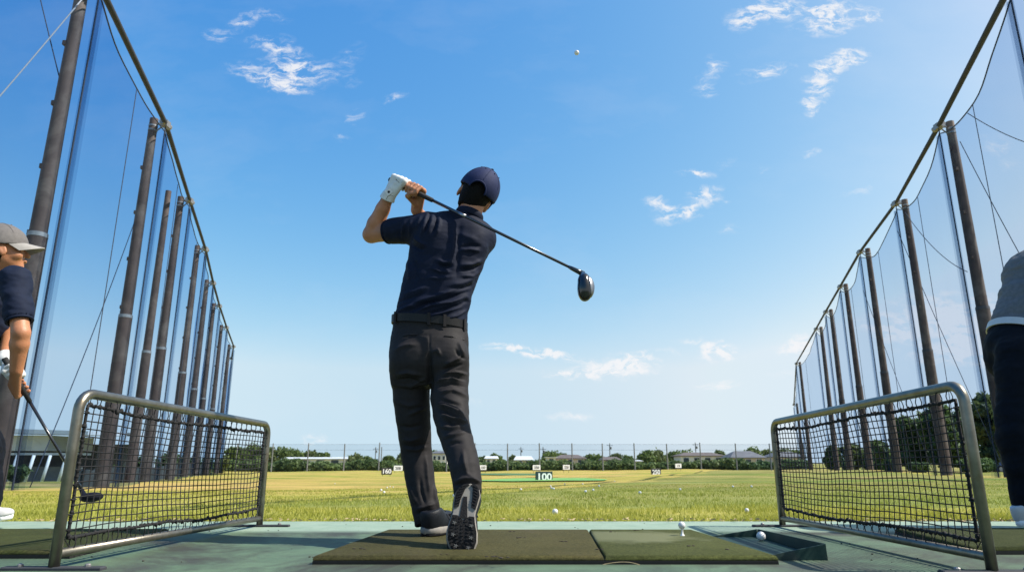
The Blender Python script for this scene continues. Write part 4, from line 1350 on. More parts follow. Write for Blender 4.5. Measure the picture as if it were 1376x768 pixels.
def bush(name, label, x, y, w, h, m, n, size, seed, group=None):
    g = random.Random(seed); z0 = gz(x, y)
    blobs = [(x + g.uniform(-.35, .35) * w, y + g.uniform(-.3, .3) * w, z0 + h * g.uniform(.3, .65), w * .28, w * .28, h * .33) for _ in range(6)]
    v, f = leaf_cloud(blobs, n, size, seed)
    v[:, 2] = np.maximum(v[:, 2], z0)
    t = thing(name, label, 'bush', (x, y, z0), group)
    link('foliage', mesh_from('foliage', v, f, False), m, t)
    sb_ = MB()
    for k in range(4):
        sb_.tube([(x, y, z0 - .1), (blobs[k][0], blobs[k][1], blobs[k][2])], [.05, .015], 5)
    sb_.build('stem', M['bark'], t)
for i, (px, Y, wpx, hpx) in enumerate(((1196, 54, 22, 18), (1236, 52, 26, 14), (1300, 52, 30, 16), (1322, 50, 26, 18), (1168, 66, 18, 20), (1140, 80, 16, 18))):
    bush('low_bush', 'low leafy bush at the foot of the trees behind the right net', X_at(px, Y), Y, wpx / FPX * Y, hpx / FPX * Y, M[('leaf_b', 'hedge_leaf')[i % 2]], 900, .16, 90 + i, 'bushes under the right trees')
for i, (px, Y, wpx, hpx) in enumerate(((160, 50, 28, 20), (196, 56, 30, 30), (222, 62, 32, 34), (248, 70, 22, 28), (272, 84, 26, 26), (296, 96, 22, 24), (184, 46, 26, 14), (28, 40, 24, 22))):
    bush('garden_shrub', 'leafy shrub growing behind the dark cloth under the left net poles' if i < 7 else 'small green plant in front of the shed behind the left man', X_at(px, Y), Y, wpx / FPX * Y, hpx / FPX * Y, M[('leaf_b', 'leaf_a', 'leaf_c')[i % 3]], 1100, .15, 120 + i, 'shrubs behind the left net' if i < 7 else None)

# far tree belt: each crown is a tree of its own
belt = [  # px, top y, width px, Y
    (318, 600, 34, 175), (338, 598, 34, 180), (358, 599, 32, 178), (378, 601, 32, 182), (398, 602, 30, 186), (416, 605, 30, 190), (432, 608, 24, 188), (346, 610, 20, 150),
    (478, 611, 26, 160), (494, 613, 20, 165), (524, 612, 20, 200), (540, 607, 24, 205), (568, 606, 24, 210), (588, 607, 22, 210), (604, 611, 18, 215), (650, 613, 18, 220), (668, 611, 22, 215), (690, 612, 20, 215), (706, 614, 20, 210),
    (738, 607, 28, 200), (754, 607, 26, 205), (790, 612, 20, 210), (804, 612, 20, 205), (828, 609, 26, 200), (846, 614, 20, 170), (868, 604, 32, 175), (886, 605, 30, 178), (906, 606, 26, 190), (918, 605, 30, 200), (936, 609, 20, 205), (968, 604, 20, 215), (1012, 600, 24, 190), (1032, 604, 26, 195), (1052, 606, 26, 185), (1072, 606, 26, 180)]
for i, (px, py, wpx, Y) in enumerate(belt):
    x = X_at(px, Y); z0 = -1.1
    tree('far_tree', ['far dark tree in the belt beyond the end fence', 'far mid green tree in the belt beyond the end fence', 'far olive tree in the belt beyond the end fence'][i % 3], x, Y, ztop(py, Y) - z0, wpx / FPX * Y * 1.15, M[('leaf_a', 'leaf_b', 'leaf_c')[i % 3]], 1500, .36, 300 + i, ['dark trees of the far belt', 'green trees of the far belt', 'olive trees of the far belt'][i % 3], .25, .05, z0)

def hedge(name, label, px0, px1, Y, ytop, n, seed, size):
    x0, x1 = X_at(px0, Y), X_at(px1, Y)
    g = random.Random(seed)
    zt = ztop(ytop, Y)
    blobs = []
    k = int((x1 - x0) / 2.2)
    for i in range(k):
        x = x0 + (x1 - x0) * (i + .5) / k
        z0 = gz(x, Y) - .2
        h = (zt - z0) * g.uniform(.72, 1.18)
        blobs.append((x, Y + g.uniform(-.5, .5), z0 + h * .48, 1.9, 1.3, h * .52))
    v, f = leaf_cloud(blobs, n, size, seed, .6)
    t = thing(name, label, 'hedge', ((x0 + x1) / 2, Y, gz((x0 + x1) / 2, Y)))
    link('foliage', mesh_from('foliage', v, f, False), M['hedge_leaf'], t)
    tb = MB()
    for b in blobs:
        tb.tube([(b[0], b[1], gz(b[0], Y) - .2), (b[0], b[1], b[2])], [.09, .04], 5)
    tb.build('stem', M['bark'], t)
hedge('end_hedge', 'long green hedge left of the golfer along the far fence', 306, 560, 127.5, 618.5, 15000, 5, .28)
hedge('end_hedge', 'long green hedge between and right of the golfer legs along the far fence', 560, 800, 127.5, 619, 14000, 6, .28)
hedge('end_hedge', 'long green hedge on the right half of the far fence', 800, 1085, 127.5, 617.5, 16000, 7, .28)

def house(label, px, Y, wpx, eave_py, ridge_py, wall, roof, hip=.25, cat='house', nwin=3, depth=7.0):
    w = wpx / FPX * Y; x = X_at(px, Y); z0 = -1.2
    ze, zr = ztop(eave_py, Y), ztop(ridge_py, Y)
    t = thing('small_house', label, cat, (x, Y, z0))
    b = MB().box((x, Y + depth / 2, (z0 + ze) / 2), (w, depth, ze - z0)); b.build('wall', wall, t)
    e = .45
    X0, X1, Y0, Y1 = x - w / 2 - e, x + w / 2 + e, Y - e, Y + depth + e
    hx = w * hip
    r_ = MB()
    lo_ = ze + .01
    r_.add([(X0, Y0, lo_), (X1, Y0, lo_), (X1, Y1, lo_), (X0, Y1, lo_), (X0 + hx, Y + depth / 2, zr), (X1 - hx, Y + depth / 2, zr), (X0, Y0, lo_ + .14), (X1, Y0, lo_ + .14), (X1, Y1, lo_ + .14), (X0, Y1, lo_ + .14)],
           [(3, 2, 1, 0), (0, 1, 7, 6), (1, 2, 8, 7), (2, 3, 9, 8), (3, 0, 6, 9), (6, 7, 5, 4), (7, 8, 5), (8, 9, 4, 5), (9, 6, 4)])
    r_.build('roof', roof, t)
    for k in range(nwin):
        cx = x + w * ((k + .5) / nwin - .5)
        zw = z0 + (ze - z0) * .72
        f = MB().box((cx, Y - .05, zw), (w / nwin * .5 + .16, .1, 1.0 + .16)).build('window', M['white_paint'], t)
        MB().box((cx, Y - .11, zw), (w / nwin * .5, .03, 1.0)).build('pane', M['glass'], f)
    return t
house('long low white greenhouse like building beyond the hedge on the left', 430, 168, 96, 616.5, 613.5, M['white_wall'], M['pale_roof'], .02, 'building', 5)
house('pale house with a grey roof between the golfer legs', 590, 195, 18, 609, 605, M['white_wall'], M['grey_roof'])
house('tiny white house just right of the golfer legs', 660, 190, 14, 616, 612, M['white_wall'], M['pale_roof'], .1, nwin=2)
house('pale house with a light roof left of the large dark board', 704, 172, 22, 618, 612, M['cream_wall'], M['pale_roof'], .15, nwin=2)
house('white boxy house above the large dark board', 741, 160, 11, 614.4, 613.8, M['white_wall'], M['white_wall'], .01, nwin=1)
house('wide brown roofed house in the middle of the far horizon', 767, 168, 38, 616, 610, M['cream_wall'], M['brown_roof'], .28)
house('low brown roofed house among the middle far trees', 822, 178, 22, 618, 613, M['cream_wall'], M['brown_roof'], .2, nwin=2)
house('small white shed before the far round trees', 858, 152, 7, 619.5, 617.5, M['white_wall'], M['pale_roof'], .1, nwin=1)
house('long white walled building with a stepped dark roof on the right horizon', 944, 165, 56, 612.5, 607, M['white_wall'], M['brown_roof'], .22, 'building', 4)
house('large grey roofed house near the right divider net', 1006, 150, 42, 615, 605, M['cream_wall'], M['grey_roof'], .3)
house('grey roofed house seen through the right divider net', 1062, 155, 40, 614, 606, M['cream_wall'], M['grey_roof'], .3)

def utility_pole(px, Y, py, label, arms=True):
    x = X_at(px, Y); z1 = ztop(py, Y)
    t = thing('utility_pole', label, 'utility pole', (x, Y, -1.2), 'far utility poles')
    MB().tube([(x, Y, -1.3), (x, Y, z1)], [.17, .12], 8).build('pole', M['concrete_post'], t)
    if arms:
        MB().box((x, Y - .15, z1 - .6), (1.7, .1, .12)).build('crossarm', M['wire'], t)
        MB().lathe((x + .3, Y - .2, z1 - 1.7), [(.22, 0), (.26, .1), (.26, .6), (.2, .7)], 10).build('transformer', M['concrete_post'], t)
utility_pole(504, 215, 600, 'far utility pole left of the golfer')
utility_pole(512, 190, 600, 'far utility pole nearest the left of the golfer', False)
utility_pole(700, 230, 600, 'far utility pole left of the large dark board')
utility_pole(730, 200, 600, 'far utility pole right above the large dark board')
utility_pole(820, 200, 595, 'far utility pole in the middle right of the horizon')
utility_pole(936, 195, 594, 'far utility pole above the long white walled building')

# low shed on the left
def shed():
    Y0 = 46.0
    x1 = X_at(104, Y0)
    x0 = x1 - 26
    zb = gz(x1, Y0)
    t = thing('range_shed', 'low pale roofed shed with slanting white posts behind the left man', 'building', (x1, Y0, zb))
    MB().box(((x0 + x1) / 2, Y0 + 7.0, zb + 1.2), (26, .3, 2.7)).build('back_wall', M['grey_wall'], t)
    zt = ztop(569, Y0)
    r_ = MB()
    r_.add([(x0, Y0 - 1, zt - .25), (x1 + 1.0, Y0 - 1, zt - .75), (x1 + 1.0, Y0 + 8, zt - .55), (x0, Y0 + 8, zt - .05), (x0, Y0 - 1, zt + .35), (x1 + 1.0, Y0 - 1, zt - .52), (x1 + 1.0, Y0 + 8, zt - .32), (x0, Y0 + 8, zt + .55)],
           [(3, 2, 1, 0), (4, 5, 6, 7), (0, 1, 5, 4), (1, 2, 6, 5), (2, 3, 7, 6), (3, 0, 4, 7)])
    r_.build('upper_roof', M['pale_roof'], t)
    zl = ztop(602, Y0)
    MB().box(((x0 + x1) / 2 - 1.2, Y0 + 2.6, zl + .35), (24, 5, 1.0)).build('lower_fascia', M['white_wall'], t)
    MB().box(((x0 + x1) / 2 - .2, Y0 + .9, zl - .35), (26, 1.6, .14)).build('lower_roof', M['pale_roof'], t)
    for k in range(14):
        x = x1 - .3 - k * 1.05
        MB().tube([(x - .20, Y0 - .9, zb - .1), (x + .10, Y0 - .9, zl - .44)], .095, 8).build('post', M['white_paint'], t, smooth=True)
    MB().box(((x0 + x1) / 2, Y0 + 1.4, zb + .45), (25, .12, 1.0)).build('counter_panel', M['grey_wall'], t)
    # boundary wall going away behind the poles
    w = thing('boundary_wall', 'pale panel wall with thin posts running away behind the left net', 'wall', (x1 + 1, Y0, zb))
    ax_, ay_, bx_, by_ = x1 + 1.5, Y0 + 6, X_at(262, 112), 112.0
    pm, pp = MB(), []
    n = 16
    for k in range(n):
        u0, u1 = k / n, (k + 1) / n
        p, q = np.array([ax_ + (bx_ - ax_) * u0, ay_ + (by_ - ay_) * u0]), np.array([ax_ + (bx_ - ax_) * u1, ay_ + (by_ - ay_) * u1])
        c = (p + q) / 2; L = np.linalg.norm(q - p)
        zz = gz(c[0], c[1])
        pm.box((c[0], c[1], zz + .65), (L - .2, .12, 1.5 + .02 * k), math.atan2(q[1] - p[1], q[0] - p[0]))
        pp.append((p[0], p[1], zz))
    pm.build('panel', M['grey_wall'], w)
    for (x, y, z) in pp:
        MB().box((x, y, z + .9), (.16, .16, 2.3)).build('post', M['white_paint'], w)
shed()

# parked van and kiosk beyond the right net
def van(label, px, Y, L):
    x = X_at(px, Y); z = gz(x, Y)
    t = thing('parked_van', label, 'van', (x, Y, z))
    prof = [(-L / 2, .45), (L / 2, .45), (L / 2, 1.0), (L / 2 - .25, 1.15), (L / 2 - .75, 1.75), (L / 2 - 1.0, 1.85), (-L / 2 + .1, 1.85), (-L / 2, 1.6)]
    MB().prism([(p[0], p[1]) for p in prof], -.85, .85, ((1, 0, 0), (0, 0, 1), (0, 1, 0)), (x, Y, z)).build('body', M['white_paint'], t)
    MB().box((x, Y - .862, z + .82), (L * .96, .02, .52)).build('side_stripe', M['blue_paint'], t)
    for k in range(3):
        MB().box((x - L * .36 + k * L * .3, Y - .862, z + 1.45), (L * .24, .02, .42)).build('window', M['glass'], t)
    for s_ in (-.32, .32):
        for q in (-.8, .8):
            c = (x + s_ * L, Y + q, z + .32)
            wv_ = MB().lathe(c, [(.20, -.09), (.31, -.09), (.33, 0), (.31, .09), (.20, .09)], 18, ((1, 0, 0), (0, 0, 1), (0, 1, 0))).build('wheel', M['black'], t)
            MB().lathe(c, [(.04, -.10), (.19, -.098), (.19, .098), (.04, .10)], 14, ((1, 0, 0), (0, 0, 1), (0, 1, 0))).build('rim', M['steel'], wv_)
van('white and blue van parked beyond the right net under the tall tree', 1318, 62, 3.4)
def kiosk():
    Y = 64; x = X_at(1352, Y); z = gz(x, Y)
    t = thing('ticket_kiosk', 'small blue kiosk with a pale flat roof beside the man in grey', 'kiosk', (x, Y, z))
    MB().box((x, Y, z + 1.0), (1.9, 1.6, 2.0)).build('wall', M['white_paint'], t)
    MB().box((x, Y, z + 2.12), (2.5, 2.1, .2)).build('roof', M['pale_roof'], t)
    MB().box((x, Y - .815, z + .55), (1.6, .03, .8)).build('blue_panel', M['blue_paint'], t)
    MB().box((x, Y - .815, z + 1.45), (1.4, .03, .7)).build('window', M['glass'], t)
kiosk()
# ------------------------------------------------------------------ people
def hand(sd, wrist, ctr, g, e1, e2, s_list, th0, dr, thumb, fr=.0095, palm_r=.017, k=.006, big=1.0, R0=.0135):
    """a closed hand: palm from the wrist to four knuckles, each finger a bent chain round the grip (axis g through ctr), a thumb"""
    wrist = np.array(wrist)
    knk = []
    for i, s_ in enumerate(s_list):
        def at(th, rr):
            a = R(th0 + dr * th)
            return ctr + g * s_ + (e1 * math.cos(a) + e2 * math.sin(a)) * rr
        f_ = fr * (1.0, 1.06, 1.0, .86)[i] * big
        rr = R0 + f_
        kn = at(0, rr + .013)
        knk.append(kn)
        sd.chain([kn, at(62, rr + .006), at(125, rr), at(185, rr - .001)], [f_ * 1.16, f_ * 1.08, f_ * .98, f_ * .82], k=.0022)
    mid = sum(knk) / 4
    for i, kn in enumerate(knk):
        w0 = wrist + (kn - mid) * .42
        sd.cone(w0, kn, palm_r * .92 * big, fr * 1.32 * big, k=.010)
    sd.cone(wrist, wrist + (mid - wrist) * .5, palm_r * 1.15 * big, palm_r * 1.05 * big, k=.014)
    sd.chain(thumb, [palm_r * .85 * big, fr * 1.25 * big, fr * 1.08 * big, fr * .86 * big], k=.005)

def frame_from(up, fwd):
    u = unit(up); f = unit(np.array(fwd, dtype=float) - u * np.dot(fwd, u)); r = np.cross(f, u)
    return r, f, u

def head_sdf(sd, C, r, f, u, k=.012, sc=1.0):
    """skull, face, nose, lips, chin, brows and ears round centre C (r = the person's right)"""
    A = [r, f, u]
    def at(x, y, z): return C + (r * x + f * y + u * z) * sc
    sd.ell(at(0, -.008, .030), np.array((.076, .096, .088)) * sc, A, k)
    sd.ell(at(0, .030, -.030), np.array((.060, .060, .078)) * sc, A, .02)
    sd.ell(at(0, .058, -.088), np.array((.030, .026, .022)) * sc, A, .02)
    sd.cone(at(0, .086, .008), at(0, .108, -.028), .009 * sc, .013 * sc, .010)
    sd.ell(at(0, .092, -.058), np.array((.024, .010, .009)) * sc, A, .006)
    for s_ in (-1, 1):
        sd.ell(at(s_ * .032, .080, .024), np.array((.024, .013, .010)) * sc, A, .010)
        sd.ell(at(s_ * .034, .080, .004), np.array((.015, .012, .011)) * sc, A, .004)
        sd.ell(at(s_ * .050, .055, -.030), np.array((.022, .030, .024)) * sc, A, .014)
        e = at(s_ * .079, -.006, -.004)
        sd.ell(e, np.array((.010, .021, .033)) * sc, A, .006)
        sd.ell(at(s_ * .089, .000, .000), np.array((.006, .011, .019)) * sc, A, .0, 'sub')
        sd.ell(at(s_ * .079, .006, -.010), np.array((.008, .010, .016)) * sc, A, .004)

def cap_parts(parent, C, r, f, u, m, mb_, brim_m, strap=True, sc=1.0, h=.0035, lift=.0):
    A = [r, f, u]
    def at(x, y, z): return C + (r * x + f * y + u * (z + lift)) * sc
    ext = .16
    sd = SDF(C - ext, C + ext, h)
    sd.ell(at(0, -.004, .024), np.array((.0895, .1105, .108)) * sc, A, 0)
    sd.ell(at(0, -.004, .010), np.array((.0825, .1035, .100)) * sc, A, 0, 'sub')
    # lower edge, dipping slightly to the back
    sd.plane(at(0, 0, .010), -(u + f * .06), 'and')
    if strap:
        sd.ell(at(0, -.115, .010), np.array((.037, .05, .043)) * sc, A, 0, 'sub')
    v, f_ = sd.mesh(2)
    cap = link('cap', mesh_from('cap', v, f_), m, parent)
    seams = MB()
    for q in range(6):
        a = math.pi / 6 + math.pi / 3 * q
        pts = []
        for i in range(9):
            b = .42 + (math.pi / 2 - .42) * i / 8
            p = at(.0900 * math.cos(b) * math.cos(a), -.004 + .1110 * math.cos(b) * math.sin(a), .024 + .1085 * math.sin(b))
            pts.append(p)
        seams.tube(pts, .0016, 4, False)
    seams.build('seam', m, cap, smooth=True)
    MB().ball(at(0, -.004, .1325), .008 * sc, 10, (1, 1, .6)).build('button', mb_, cap, smooth=True)
    for q in range(6):
        a = math.pi / 3 * q
        b = 1.05
        MB().ball(at(.0905 * math.cos(b) * math.cos(a), -.004 + .1115 * math.cos(b) * math.sin(a), .024 + .109 * math.sin(b)), .003 * sc, 8).build('eyelet', mb_, cap, smooth=True)
    if strap:
        st = MB()
        pts = []
        for i in range(0):
            a = -math.pi / 2 + (i / 12 - .5) * 1.02
            pts.append((at(.0900 * math.cos(a), -.004 + .1095 * math.sin(a), .000), at(.0905 * math.cos(a), -.004 + .1105 * math.sin(a), .016)))
        # piping round the arch at the back
        rim = []
        for i in range(17):
            q = math.pi * i / 16
            x, z = .0385 * math.cos(q), .012 + .0440 * math.sin(q)
            s_ = 1 - (x / .0895) ** 2 - ((z - .024) / .108) ** 2
            rim.append(at(x, -.004 - .1105 * math.sqrt(max(0, s_)), z))
        st.tube(rim, .0034, 6)
        st.build('arch_piping', m, cap, smooth=True)
    # brim
    br = MB()
    n = 20
    vs = []
    for lay, dz in ((0, 0.0), (1, -.004)):
        for i in range(n + 1):
            a = math.pi * (i / n) * .86 + math.pi * .07
            x, y = math.cos(a), math.sin(a)
            drop = -.020 * (x * x)
            vs.append(at(.086 * x, -.004 + .106 * y, .022 + drop * .3 + dz))
            vs.append(at(.078 * x, .030 + .140 * y, .010 + drop + dz - .010))
    fs = []
    m2 = 2 * (n + 1)
    for i in range(n):
        a = 2 * i
        fs.append((a, a + 1, a + 3, a + 2)); fs.append((m2 + a + 2, m2 + a + 3, m2 + a + 1, m2 + a))
        fs.append((a + 1, m2 + a + 1, m2 + a + 3, a + 3))
    br.add(vs, fs)
    br.build('brim', brim_m, cap, smooth=False, angle=50)
    return cap

def hair_part(parent, C, r, f, u, sc=1.0, h=.0035, low=-.075):
    A = [r, f, u]
    def at(x, y, z): return C + (r * x + f * y + u * z) * sc
    sd = SDF(C - .15, C + .15, h)
    sd.ell(at(0, -.014, .030), np.array((.0775, .099, .093)) * sc, A, 0)
    sd.ell(at(0, -.045, -.035), np.array((.056, .048, .066)) * sc, A, .03)
    sd.ell(at(0, -.034, -.085), np.array((.042, .034, .042)) * sc, A, .02)
    sd.plane(at(0, .020, .0), f + u * -.25, 'and')
    sd.plane(at(0, 0, low), -u - f * .35 + r * .05, 'and')
    for s_ in (-1, 1):
        sd.ell(at(s_ * .084, -.004, -.024), np.array((.024, .040, .056)) * sc, A, 0, 'sub')
    v, f_ = sd.mesh(1)
    n = vnormals(v, f_)
    v = v + n * fbm_disp(v, (170, 170, 60), .0010, 3.0)[:, None]
    return link('hair', mesh_from('hair', v, f_), M['hair'], parent)

def eyes_part(parent, C, r, f, u, sc=1.0):
    for s_ in (-1, 1):
        e = C + (r * s_ * .033 + f * .0885 + u * .004) * sc
        MB().ball(e, .0062 * sc, 10, (1.3, .6, .8)).build('eye', M['digit_black'], parent, smooth=True)

# ---- shoe, built at the origin: heel at y = 0, toe along +y, sole at z = 0
def sole_half(y, L):
    t = y / L
    xs = [0, .03, .08, .16, .30, .42, .55, .68, .80, .90, .96, 1.0]
    ws = [0, .020, .031, .0385, .0365, .0330, .0385, .0455, .0450, .0360, .0230, 0]
    return float(np.interp(t, xs, ws))
def shoe_meshes(L, mir):
    """outlines for the pieces of a golf shoe; mir flips left and right"""
    N = 44
    ysn = [L * (0.5 - 0.5 * math.cos(math.pi * i / N)) for i in range(N + 1)]
    bend = lambda y: mir * .010 * math.sin(math.pi * min(1, y / L)) * (1 if y < L * .6 else 1)
    right = [(bend(y) + sole_half(y, L), y) for y in ysn]
    left = [(bend(y) - sole_half(y, L), y) for y in reversed(ysn[1:-1])]
    return right + left, bend
def build_shoe(parent, T, L, mir, upper_m, sole_m, label=None, outsole=True):
    """T maps shoe coordinates (x across, y heel to toe, z up from the sole) to the world"""
    outline, bend = shoe_meshes(L, mir)
    n = len(outline)
    def ring(sc, z, curl=True):
        cy = L * .5
        return [((x - bend(y)) * sc + bend(y), cy + (y - cy) * (1 - (1 - sc) * .35), z + (.012 * max(0, (y / L - .72) / .28) ** 2 if curl else 0)) for x, y in outline]
    rings = [ring(.93, .001), ring(1.0, .006), ring(1.02, .016), ring(.98, .026), ring(.90, .030)]
    vs = [T(p) for r_ in rings for p in r_]
    fs = []
    for k in range(len(rings) - 1):
        for i in range(n):
            j = (i + 1) % n
            fs.append((k * n + i, k * n + j, (k + 1) * n + j, (k + 1) * n + i))
    fs.append(tuple(range(n - 1, -1, -1))); fs.append(tuple((len(rings) - 1) * n + i for i in range(n)))
    # upper
    lo, hi = np.array([-.075, -.03, -.01]), np.array([.075, L + .03, .16])
    sd = SDF(lo, hi, .004)
    sd.ell((bend(L * .16), L * .17, .045), (.036, .052, .058), None, 0)
    sd.ell((bend(L * .16), L * .16, .078), (.036, .050, .036), None, .03)
    sd.ell((bend(L * .45), L * .45, .040), (.037, .085, .045), None, .03)
    sd.ell((bend(L * .72), L * .72, .030), (.044, .072, .034), None, .03)
    sd.ell((bend(L * .85), L * .86, .028), (.035, .036, .024), None, .02)
    sd.plane((0, 0, .021), (0, 0, -1))
    sd.plane((0, L * .2, .100), (0, -.25, 1))
    sd.ell((bend(L * .16), L * .19, .118), (.029, .042, .05), None, 0, 'sub')
    v, f = sd.mesh(2)
    t_ = np.maximum(0, (v[:, 1] / L - .72) / .28)
    v[:, 2] += .012 * t_ ** 2
    up = link('shoe', mesh_from('shoe', [T(p) for p in v], f), upper_m, parent)
    if label: up['label'] = label
    mi = link('midsole', mesh_from('midsole', vs, fs), sole_m, up)
    mi.data.set_sharp_from_angle(angle=R(50))
    # laces and side panels
    lc = MB()
    for k in range(5):
        y = L * (.36 + .055 * k)
        z = .087 - .0085 * k
        lc.tube([T((bend(y) + x, y + .004 * abs(x) / .02, z - 9 * x * x)) for x in (-.022, -.011, 0, .011, .022)], .0022, 5)
    lc.build('lace', upper_m, up)
    st = MB()
    for s_ in (-1, 1):
        for k in range(3):
            y0 = L * (.34 + .07 * k)
            st.tube([T((bend(y0) + s_ * (.030 + .010 * q), y0 + .022 * q, .072 - .040 * q)) for q in np.linspace(0, 1, 5)], .003, 5)
    st.build('side_stripe', upper_m, up)
    if outsole:
        def pad(y0, y1, sc, inner=None, name='outsole_pad'):
            pts = []
            ysn = np.linspace(y0, y1, 22)
            o = [(bend(y) + sole_half(y, L) * sc, y) for y in ysn] + [(bend(y) - sole_half(y, L) * sc, y) for y in reversed(ysn)]
            if inner:
                # a horseshoe: the middle is cut out up to y = inner
                ysi = np.linspace(y0, inner, 14)
                o = [(bend(y) + sole_half(y, L) * sc, y) for y in ysn[::-1]] if False else None
            return o
        def slab(poly, z0, z1, name, parent_):
            nn = len(poly)
            zz = lambda y, z: z + .012 * max(0, (y / L - .72) / .28) ** 2
            vs_ = [T((x, y, zz(y, z0))) for x, y in poly] + [T((x, y, zz(y, z1))) for x, y in poly]
            me = mesh_from(name, vs_, [tuple(range(nn)), tuple(range(2 * nn - 1, nn - 1, -1))] + [(i, nn + i, nn + (i + 1) % nn, (i + 1) % nn) for i in range(nn)], False)
            return link(name, me, M['outsole'], parent_)
        yf = np.linspace(L * .47, L * .985, 30)
        fore = [(bend(y) + sole_half(y, L) * .93, y) for y in yf] + [(bend(y) - sole_half(y, L) * .93, y) for y in yf[::-1]]
        notch = [(bend(L * .47) - .018, L * .47), (bend(L * .47), L * .53), (bend(L * .47) + .018, L * .47)]
        slab(fore + notch, -.004, .004, 'forefoot_outsole', up)
        # heel horseshoe: two curved arms joined round the back
        for s_ in (-1, 1):
            yo = np.linspace(L * .37, L * .012, 22)
            outer = [(bend(y) + s_ * sole_half(y, L) * .94, y) for y in yo]
            inner = [(bend(y) + s_ * (.002 if y < L * .06 else .010 + .008 * min(1, (y - L * .06) / (L * .2))), y) for y in np.linspace(L * .035, L * .34, 12)]
            poly = outer + inner
            if s_ < 0: poly = poly[::-1]
            slab(poly, -.004, .004, 'heel_outsole', up)
        slab([(bend(L * .42) - .007, L * .20), (bend(L * .42) + .004, L * .20), (bend(L * .42) + .012, L * .50), (bend(L * .42) - .012, L * .50)], -.002, .004, 'shank_strip', up)
        lug = MB()
        g = random.Random(5)
        for y in np.arange(L * .50, L * .96, .0115):
            hw = sole_half(y, L) * .86
            k = max(1, int(hw * 2 / .0135))
            for i in range(k):
                x = bend(y) + (-hw + (i + .5) * 2 * hw / k)
                cz = -.0065 + .012 * max(0, (y / L - .72) / .28) ** 2
                ang = g.uniform(.3, .9) * (1 if x > 0 else -1)
                ex, ey = np.array([math.cos(ang), math.sin(ang), 0]), np.array([-math.sin(ang), math.cos(ang), 0])
                pts = []
                for z in (cz, cz + .004):
                    for a, b in ((-1, -1), (1, -1), (1, 1), (-1, 1)):
                        q = np.array([x, y, z]) + ex * a * .0045 + ey * b * .0022
                        pts.append(T(q))
                lug.add(pts, [(0, 1, 2, 3), (7, 6, 5, 4), (0, 4, 5, 1), (1, 5, 6, 2), (2, 6, 7, 3), (3, 7, 4, 0)])
        for y in np.arange(L * .05, L * .33, .010):
            for s_ in (-1, 1):
                x = bend(y) + s_ * (sole_half(y, L) * .94 + .012) / 2
                pts = []
                ex, ey = np.array([math.cos(.5), s_ * math.sin(.5), 0]), np.array([-s_ * math.sin(.5), math.cos(.5), 0])
                for z in (-.0065, -.003):
                    for a, b in ((-1, -1), (1, -1), (1, 1), (-1, 1)):
                        pts.append(T(np.array([x, y, z]) + ex * a * .0075 + ey * b * .0020))
                lug.add(pts, [(0, 1, 2, 3), (7, 6, 5, 4), (0, 4, 5, 1), (1, 5, 6, 2), (2, 6, 7, 3), (3, 7, 4, 0)])
        lug.build('tread', M['outsole'], up)
        for (x, y) in ((-.024, .58), (.026, .60), (-.026, .74), (.026, .76), (-.018, .88), (.018, .89)):
            yy = y * L; xx = bend(yy) + x
            zc_ = -.0075 + .012 * max(0, (yy / L - .72) / .28) ** 2
            cl = MB()
            for q in range(5):
                a = 2 * math.pi * q / 5
                cl.tube([T((xx, yy, zc_)), T((xx + .0065 * math.cos(a), yy + .0065 * math.sin(a), zc_ - .0015))], [.0022, .0014], 5)
            cl.build('cleat', M['cleat'], up)
    return up

# ================================================================== the golfer
GB = np.array([-.37, 2.95, MZ])
YB = 2.94
lo, hi = np.array([-.80, 2.25, -.02]), np.array([.06, 3.42, 1.72])
body = SDF(lo, hi, .0045)

# skeleton
Lsh, Rsh = P(566, 305, 2.94), P(645, 322, 3.02)
Lel, Lwr = P(499, 315, 3.06), P(520.5, 267, 2.975)
Rel, Rwr = P(588, 318, 3.19), P(560, 283, 3.03)
neck0, neck1 = P(626, 303, 2.955), P(638, 268, 2.955)
HC = P(637, 266, 2.975)
hr, hf, hu = frame_from(np.array([math.sin(R(34)), -.24, math.cos(R(34))]), np.array([.04, .95, .38]))
HS = .93
# grip line
butt, far_ = P(524.5, 241.5, 2.985), P(779, 365.5, 2.66)
gdir = unit(far_ - butt)
e1 = unit(np.array([0, -1.0, 0]) - gdir * np.dot([0, -1.0, 0], gdir))
e2 = unit(np.cross(gdir, e1))
if e2[2] < 0: e2 = -e2

# torso and legs inside the clothes
hipL, hipR = P(553, 462, 2.93), P(602, 464, 2.90)
kneeL, kneeR = P(558, 570, 2.95), P(608, 570, 2.73)
ankL, ankR = P(571, 684, 2.965), P(626, 655, 2.62)
body.chain([P(578, 455, YB), P(580, 400, YB), P(600, 335, 2.97), P(612, 312, 2.965)], [.095, .085, .095, .070], .03)
body.cone(Lsh, Rsh, .05, .05, .03)
body.chain([P(553, 478, 2.93), P(553, 535, 2.935), P(557.5, 585, 2.955), P(563, 635, 2.945), P(572, 686, 2.91)], [.062, .056, .044, .042, .030], .02)
body.chain([P(602, 478, 2.90), P(604, 535, 2.835), P(611, 580, 2.73), P(622, 622, 2.645), P(627, 656, 2.60)], [.062, .054, .042, .038, .028], .02)
# neck and head
body.cone(neck0, neck1, .056, .052, .03)
head_sdf(body, HC, hr, hf, hu, sc=HS)
# arms: upper arm, elbow, forearm that swells below the elbow and narrows to the wrist
def arm(sd, sh, el, wr, a=1.0):
    fa = el + (wr - el) * .30
    sd.cone(sh, el, .050 * a, .0395 * a, .012)
    sd.chain([el, fa, el + (wr - el) * .72, wr], [.0385 * a, .0405 * a, .0320 * a, .0265 * a], .012)
arm(body, Lsh, Lel, Lwr)
arm(body, Rsh, Rel, Rwr, .95)
